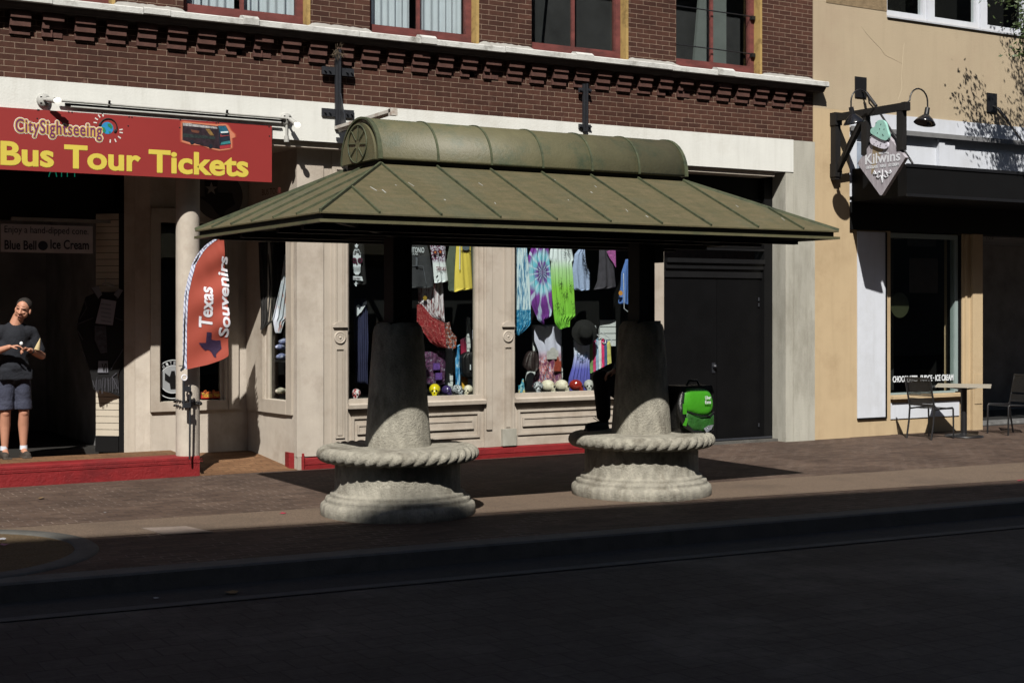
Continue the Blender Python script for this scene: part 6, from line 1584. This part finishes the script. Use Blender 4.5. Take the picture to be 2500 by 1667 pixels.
MB().lathe([(.031, -.012), (.034, -.008), (.034, .008), (.031, .012)], Vector(WrR).lerp(Vector(ElR), .1), 20, Vector(ElR) - Vector(WrR)).build('watch', M['blackmetal'], man, local=True)
# folded paper cone and scrap he is holding
pc_ = MB().lathe([(.032, 0), (.02, .06), (.002, .13)], (man.location.x + .205, man.location.y - .17, man.location.z + 1.19), 14, (.25, -.1, 1))
tag(pc_.build('paper_cone', mat('tan_paper', C(200, 176, 130), .8)), 'pointed tan paper cone tucked in the crook of the standing man arm', 'paper cone')
sc2 = MB().sph((man.location.x + .01, man.location.y - .315, man.location.z + 1.262), (.02, .012, .022), 7, 5)
tag(sc2.build('tissue_scrap', mat('tissue', C(226, 222, 216), .9)), 'crumpled white scrap held between the standing man fingers', 'scrap')

# person leaning behind the right pillar with one foot on the bench
pp = T('person', 'person in black behind the right pillar, one foot on the bench', 'person', (8.6, -2.95, 0))
def L_(x, y, z): return (x - 8.6, y + 2.95, z)
q = MB()
q.limb(L_(8.66, -3.0, .98), L_(8.26, -3.10, 1.14), .095, .068).limb(L_(8.26, -3.10, 1.14), L_(8.30, -3.08, .72), .062, .04).limb(L_(8.31, -3.08, .67), L_(8.12, -3.12, .655), .038, .03)
q.limb(L_(8.78, -2.9, .95), L_(8.80, -2.72, .5), .095, .06).limb(L_(8.80, -2.72, .5), L_(8.82, -2.62, .1), .058, .04).limb(L_(8.82, -2.6, .05), L_(8.70, -2.66, .04), .04, .032)
q.limb(L_(8.70, -2.95, .98), L_(8.84, -2.98, 1.38), .14, .14).limb(L_(8.70, -3.05, 1.42), L_(9.0, -2.92, 1.42), .07, .07).limb(L_(8.86, -3.0, 1.45), L_(8.88, -3.03, 1.56), .06, .055)
hc2 = Vector(L_(8.88, -3.05, 1.63)); q.sph(tuple(hc2), (.08, .09, .105)).sph(tuple(hc2 + Vector((-.08, -.03, -.01))), (.02, .016, .02)).sph(tuple(hc2 + Vector((-.04, -.03, -.06))), (.05, .045, .05))
WrP = L_(8.36, -3.18, 1.22); ElP = L_(8.56, -3.2, 1.22)
q.limb(L_(8.72, -3.08, 1.40), ElP, .05, .042).limb(ElP, WrP, .042, .028); hand(WrP, (-.9, 0, -.25), (0, .1, 1), 1, .7)
q.limb(L_(9.0, -2.92, 1.40), L_(8.98, -3.05, 1.16), .05, .042).limb(L_(8.98, -3.05, 1.16), L_(8.72, -3.12, 1.14), .042, .028); hand(L_(8.72, -3.12, 1.14), (-.9, -.1, 0), (0, .1, 1), -1, .6)
remesh(q, 'body', SKIN, pp, vox=.007, smooth=3)
BCL = mat('black_clothes', (.006, .006, .007), .9, .2, 8)
q = MB(); q.limb(L_(8.66, -3.0, .98), L_(8.26, -3.10, 1.14), .135, .10).limb(L_(8.26, -3.10, 1.14), L_(8.30, -3.08, .76), .095, .075).sph(L_(8.3, -3.08, .78), (.075, .07, .05))
q.limb(L_(8.78, -2.9, .95), L_(8.80, -2.72, .5), .12, .085).limb(L_(8.80, -2.72, .5), L_(8.82, -2.62, .13), .08, .065).limb(L_(8.68, -2.98, .98), L_(8.8, -2.92, .98), .13, .13)
remesh(q, 'trousers', BCL, pp, vox=.012, smooth=4)
q = MB(); q.limb(L_(8.70, -2.95, 1.0), L_(8.84, -2.98, 1.38), .165, .165).limb(L_(8.70, -3.05, 1.43), L_(9.0, -2.92, 1.43), .09, .09).limb(L_(8.72, -3.08, 1.40), ElP, .068, .06).limb(ElP, tuple(Vector(ElP).lerp(Vector(WrP), .8)), .058, .045).limb(L_(9.0, -2.92, 1.40), L_(8.98, -3.05, 1.16), .07, .06).limb(L_(8.98, -3.05, 1.16), L_(8.76, -3.12, 1.14), .058, .045)
q.sph(tuple(hc2 + Vector((.03, .01, .015))), (.1, .105, .115)).limb(L_(8.88, -2.98, 1.46), L_(8.9, -2.98, 1.56), .085, .08)
remesh(q, 'hooded_top', BCL, pp, vox=.012, smooth=4)
for (a, b, c) in ((L_(8.31, -3.08, .665), L_(8.08, -3.13, .655), 0), (L_(8.83, -2.59, .045), L_(8.66, -2.66, .04), 1)):
    q = MB().limb(a, b, .047, .04).limb(a, tuple(Vector(a) + Vector((0, 0, .07))), .045, .045); a2 = Vector(a); b2 = Vector(b)
    q.obox((a2 + b2) / 2 + Vector((0, 0, -.035)), b2 - a2, (0, 1, 0), (0, 0, 1), .16, .043, .012)
    sh3 = remesh(q, 'shoe', mat('black_shoe', (.008, .008, .008), .6, .3, 20), pp, vox=.009, smooth=2)
q = MB()
for k in range(4): c0 = Vector(L_(8.21 + .02 * k, -3.12, .705 + .012 * k)); q.tube([c0 + Vector((-.03, -.03, .01)), c0, c0 + Vector((-.05, .02, .035))], .004, 5)
q.build('lace', BCL, pp, local=True)

# ------------------------------------------------------------------ tree at the right, mostly outside the frame
TR = T('street_tree', 'leafy street tree whose branches hang into the top right corner', 'tree', (17.9, -3.9, 0))
BRK = mat('tree_bark', (.10, .08, .06), .9, .3, 12, .02, 25)
tk = MB().tube([(0, 0, -.02), (.02, 0, 1.2), (-.05, .1, 2.6), (-.1, .3, 4.0), (-.3, .6, 5.4)], [.16, .13, .12, .11, .09], 14)
rt_ = random.Random(21); tips = []
for k in range(12):
    a = rt_.uniform(-1.2, 1.6); p = Vector((-.1, .3, 3.9 + k * .12)); e = p + Vector((math.cos(a) * rt_.uniform(.8, 1.9) + .3, math.sin(a) * rt_.uniform(.9, 1.6), rt_.uniform(.9, 3.0)))
    mmid = p.lerp(e, .5) + Vector((0, 0, .25)); tk.tube([p, mmid, e], [.05, .03, .012], 7); tips += [(mmid, .22), (e, .3), (p.lerp(e, .75), .25)]
for e, r0 in ((Vector((-1.3, 2.4, 6.5)), .2), (Vector((-.95, 2.3, 6.6)), .26), (Vector((-.9, 2.6, 6.2)), .2), (Vector((-.45, 2.4, 7.75)), .2), (Vector((-.3, 2.5, 7.2)), .3), (Vector((-1.70, 1.9, 5.50)), .09), (Vector((-1.72, 1.9, 5.75)), .05), (Vector((-1.6, 1.8, 6.0)), .12)):
    p = Vector((-.1, .3, 4.6)); mmid = p.lerp(e, .55) + Vector((0, 0, .35)); tk.tube([p, mmid, e], [.05, .03, .01], 7); tips += [(e, r0), (mmid.lerp(e, .6), r0 * .7)]
tk.build('trunk', BRK, TR, local=True)
lv = MB(); v_ = []; f_ = []
for c_, r0 in tips:
    for cl_ in range(11 if r0 > .15 else 5):
        cc = c_ + Vector((rt_.gauss(0, r0), rt_.gauss(0, r0), rt_.gauss(0, r0 * .8)))
        for k in range(44):
            p = cc + Vector((rt_.gauss(0, .10), rt_.gauss(0, .10), rt_.gauss(0, .08)))
            d = Vector((rt_.gauss(0, 1), rt_.gauss(0, 1), rt_.gauss(-.5, .7))).normalized(); s_ = d.orthogonal().normalized(); s_ = (Matrix.Rotation(rt_.uniform(0, 6.28), 3, d) @ s_)
            L0, w0 = rt_.uniform(.05, .085), rt_.uniform(.013, .021); i0 = len(v_)
            v_ += [p, p + d * L0 * .5 + s_ * w0, p + d * L0, p + d * L0 * .5 - s_ * w0]; f_.append((i0, i0 + 1, i0 + 2, i0 + 3))
lf = NT('leaf'); nl = lf.noise(lf.coord(), 3, 3); lf.col(lf.ramp(nl, [(.3, (.03, .055, .018)), (.7, (.09, .13, .04))])); lf.rough(.5, .4)
lv.add(v_, f_).build('crown', lf.m, TR, local=True)

# ------------------------------------------------------------------ litter and petals
PT = mat('pink_petal', C(220, 150, 170, 1.3), .8); RD = mat('red_scrap', C(200, 50, 80, 1.3), .8); WP = mat('white_paper_scrap', C(220, 216, 214, 1.3), .9); LFm = mat('dry_leaf', C(150, 120, 80, 1.3), .9)
def litter(u, v, m, s_, lb, cat, z=.006):
    x, y = GR(u, v, z); r_ = random.Random(int(u)); q = MB(); n = 6
    vs = [(x, y, z + s_ * .25)] + [(x + s_ * r_.uniform(.5, 1.2) * math.cos(2 * PI * i / n), y + s_ * 1.2 * r_.uniform(.5, 1.2) * math.sin(2 * PI * i / n), z + s_ * r_.uniform(0, .35)) for i in range(n)]
    q.add(vs, [(0, 1 + i, 1 + (i + 1) % n) for i in range(n)]); tag(q.build({'leaf': 'dry_leaf', 'petal': 'flower_petal'}.get(cat, 'paper_scrap'), m), lb, cat)
litter(691, 1253, RD, .03, 'small red scrap on the pavement left of the left pillar', 'scrap')
litter(5, 1317, WP, .035, 'white petal scrap in the gravel at the left edge', 'petal', .02)
litter(12, 1330, PT, .04, 'pink petal scrap in the gravel at the left edge', 'petal', .02)
litter(102, 1216, LFm, .045, 'pale curled leaf on the pavement below the red step', 'leaf')
litter(2491, 1173, RD, .04, 'red scrap on the pavement at the far right edge', 'scrap')
litter(257, 1251, WP, .015, 'tiny white scrap on the pavement above the tree pit', 'scrap')
litter(380, 1460, WP, .02, 'small white scrap in the shaded gutter', 'scrap', -.118)
litter(565, 1446, LFm, .045, 'pale leaf lying in the shaded gutter', 'leaf', -.118)
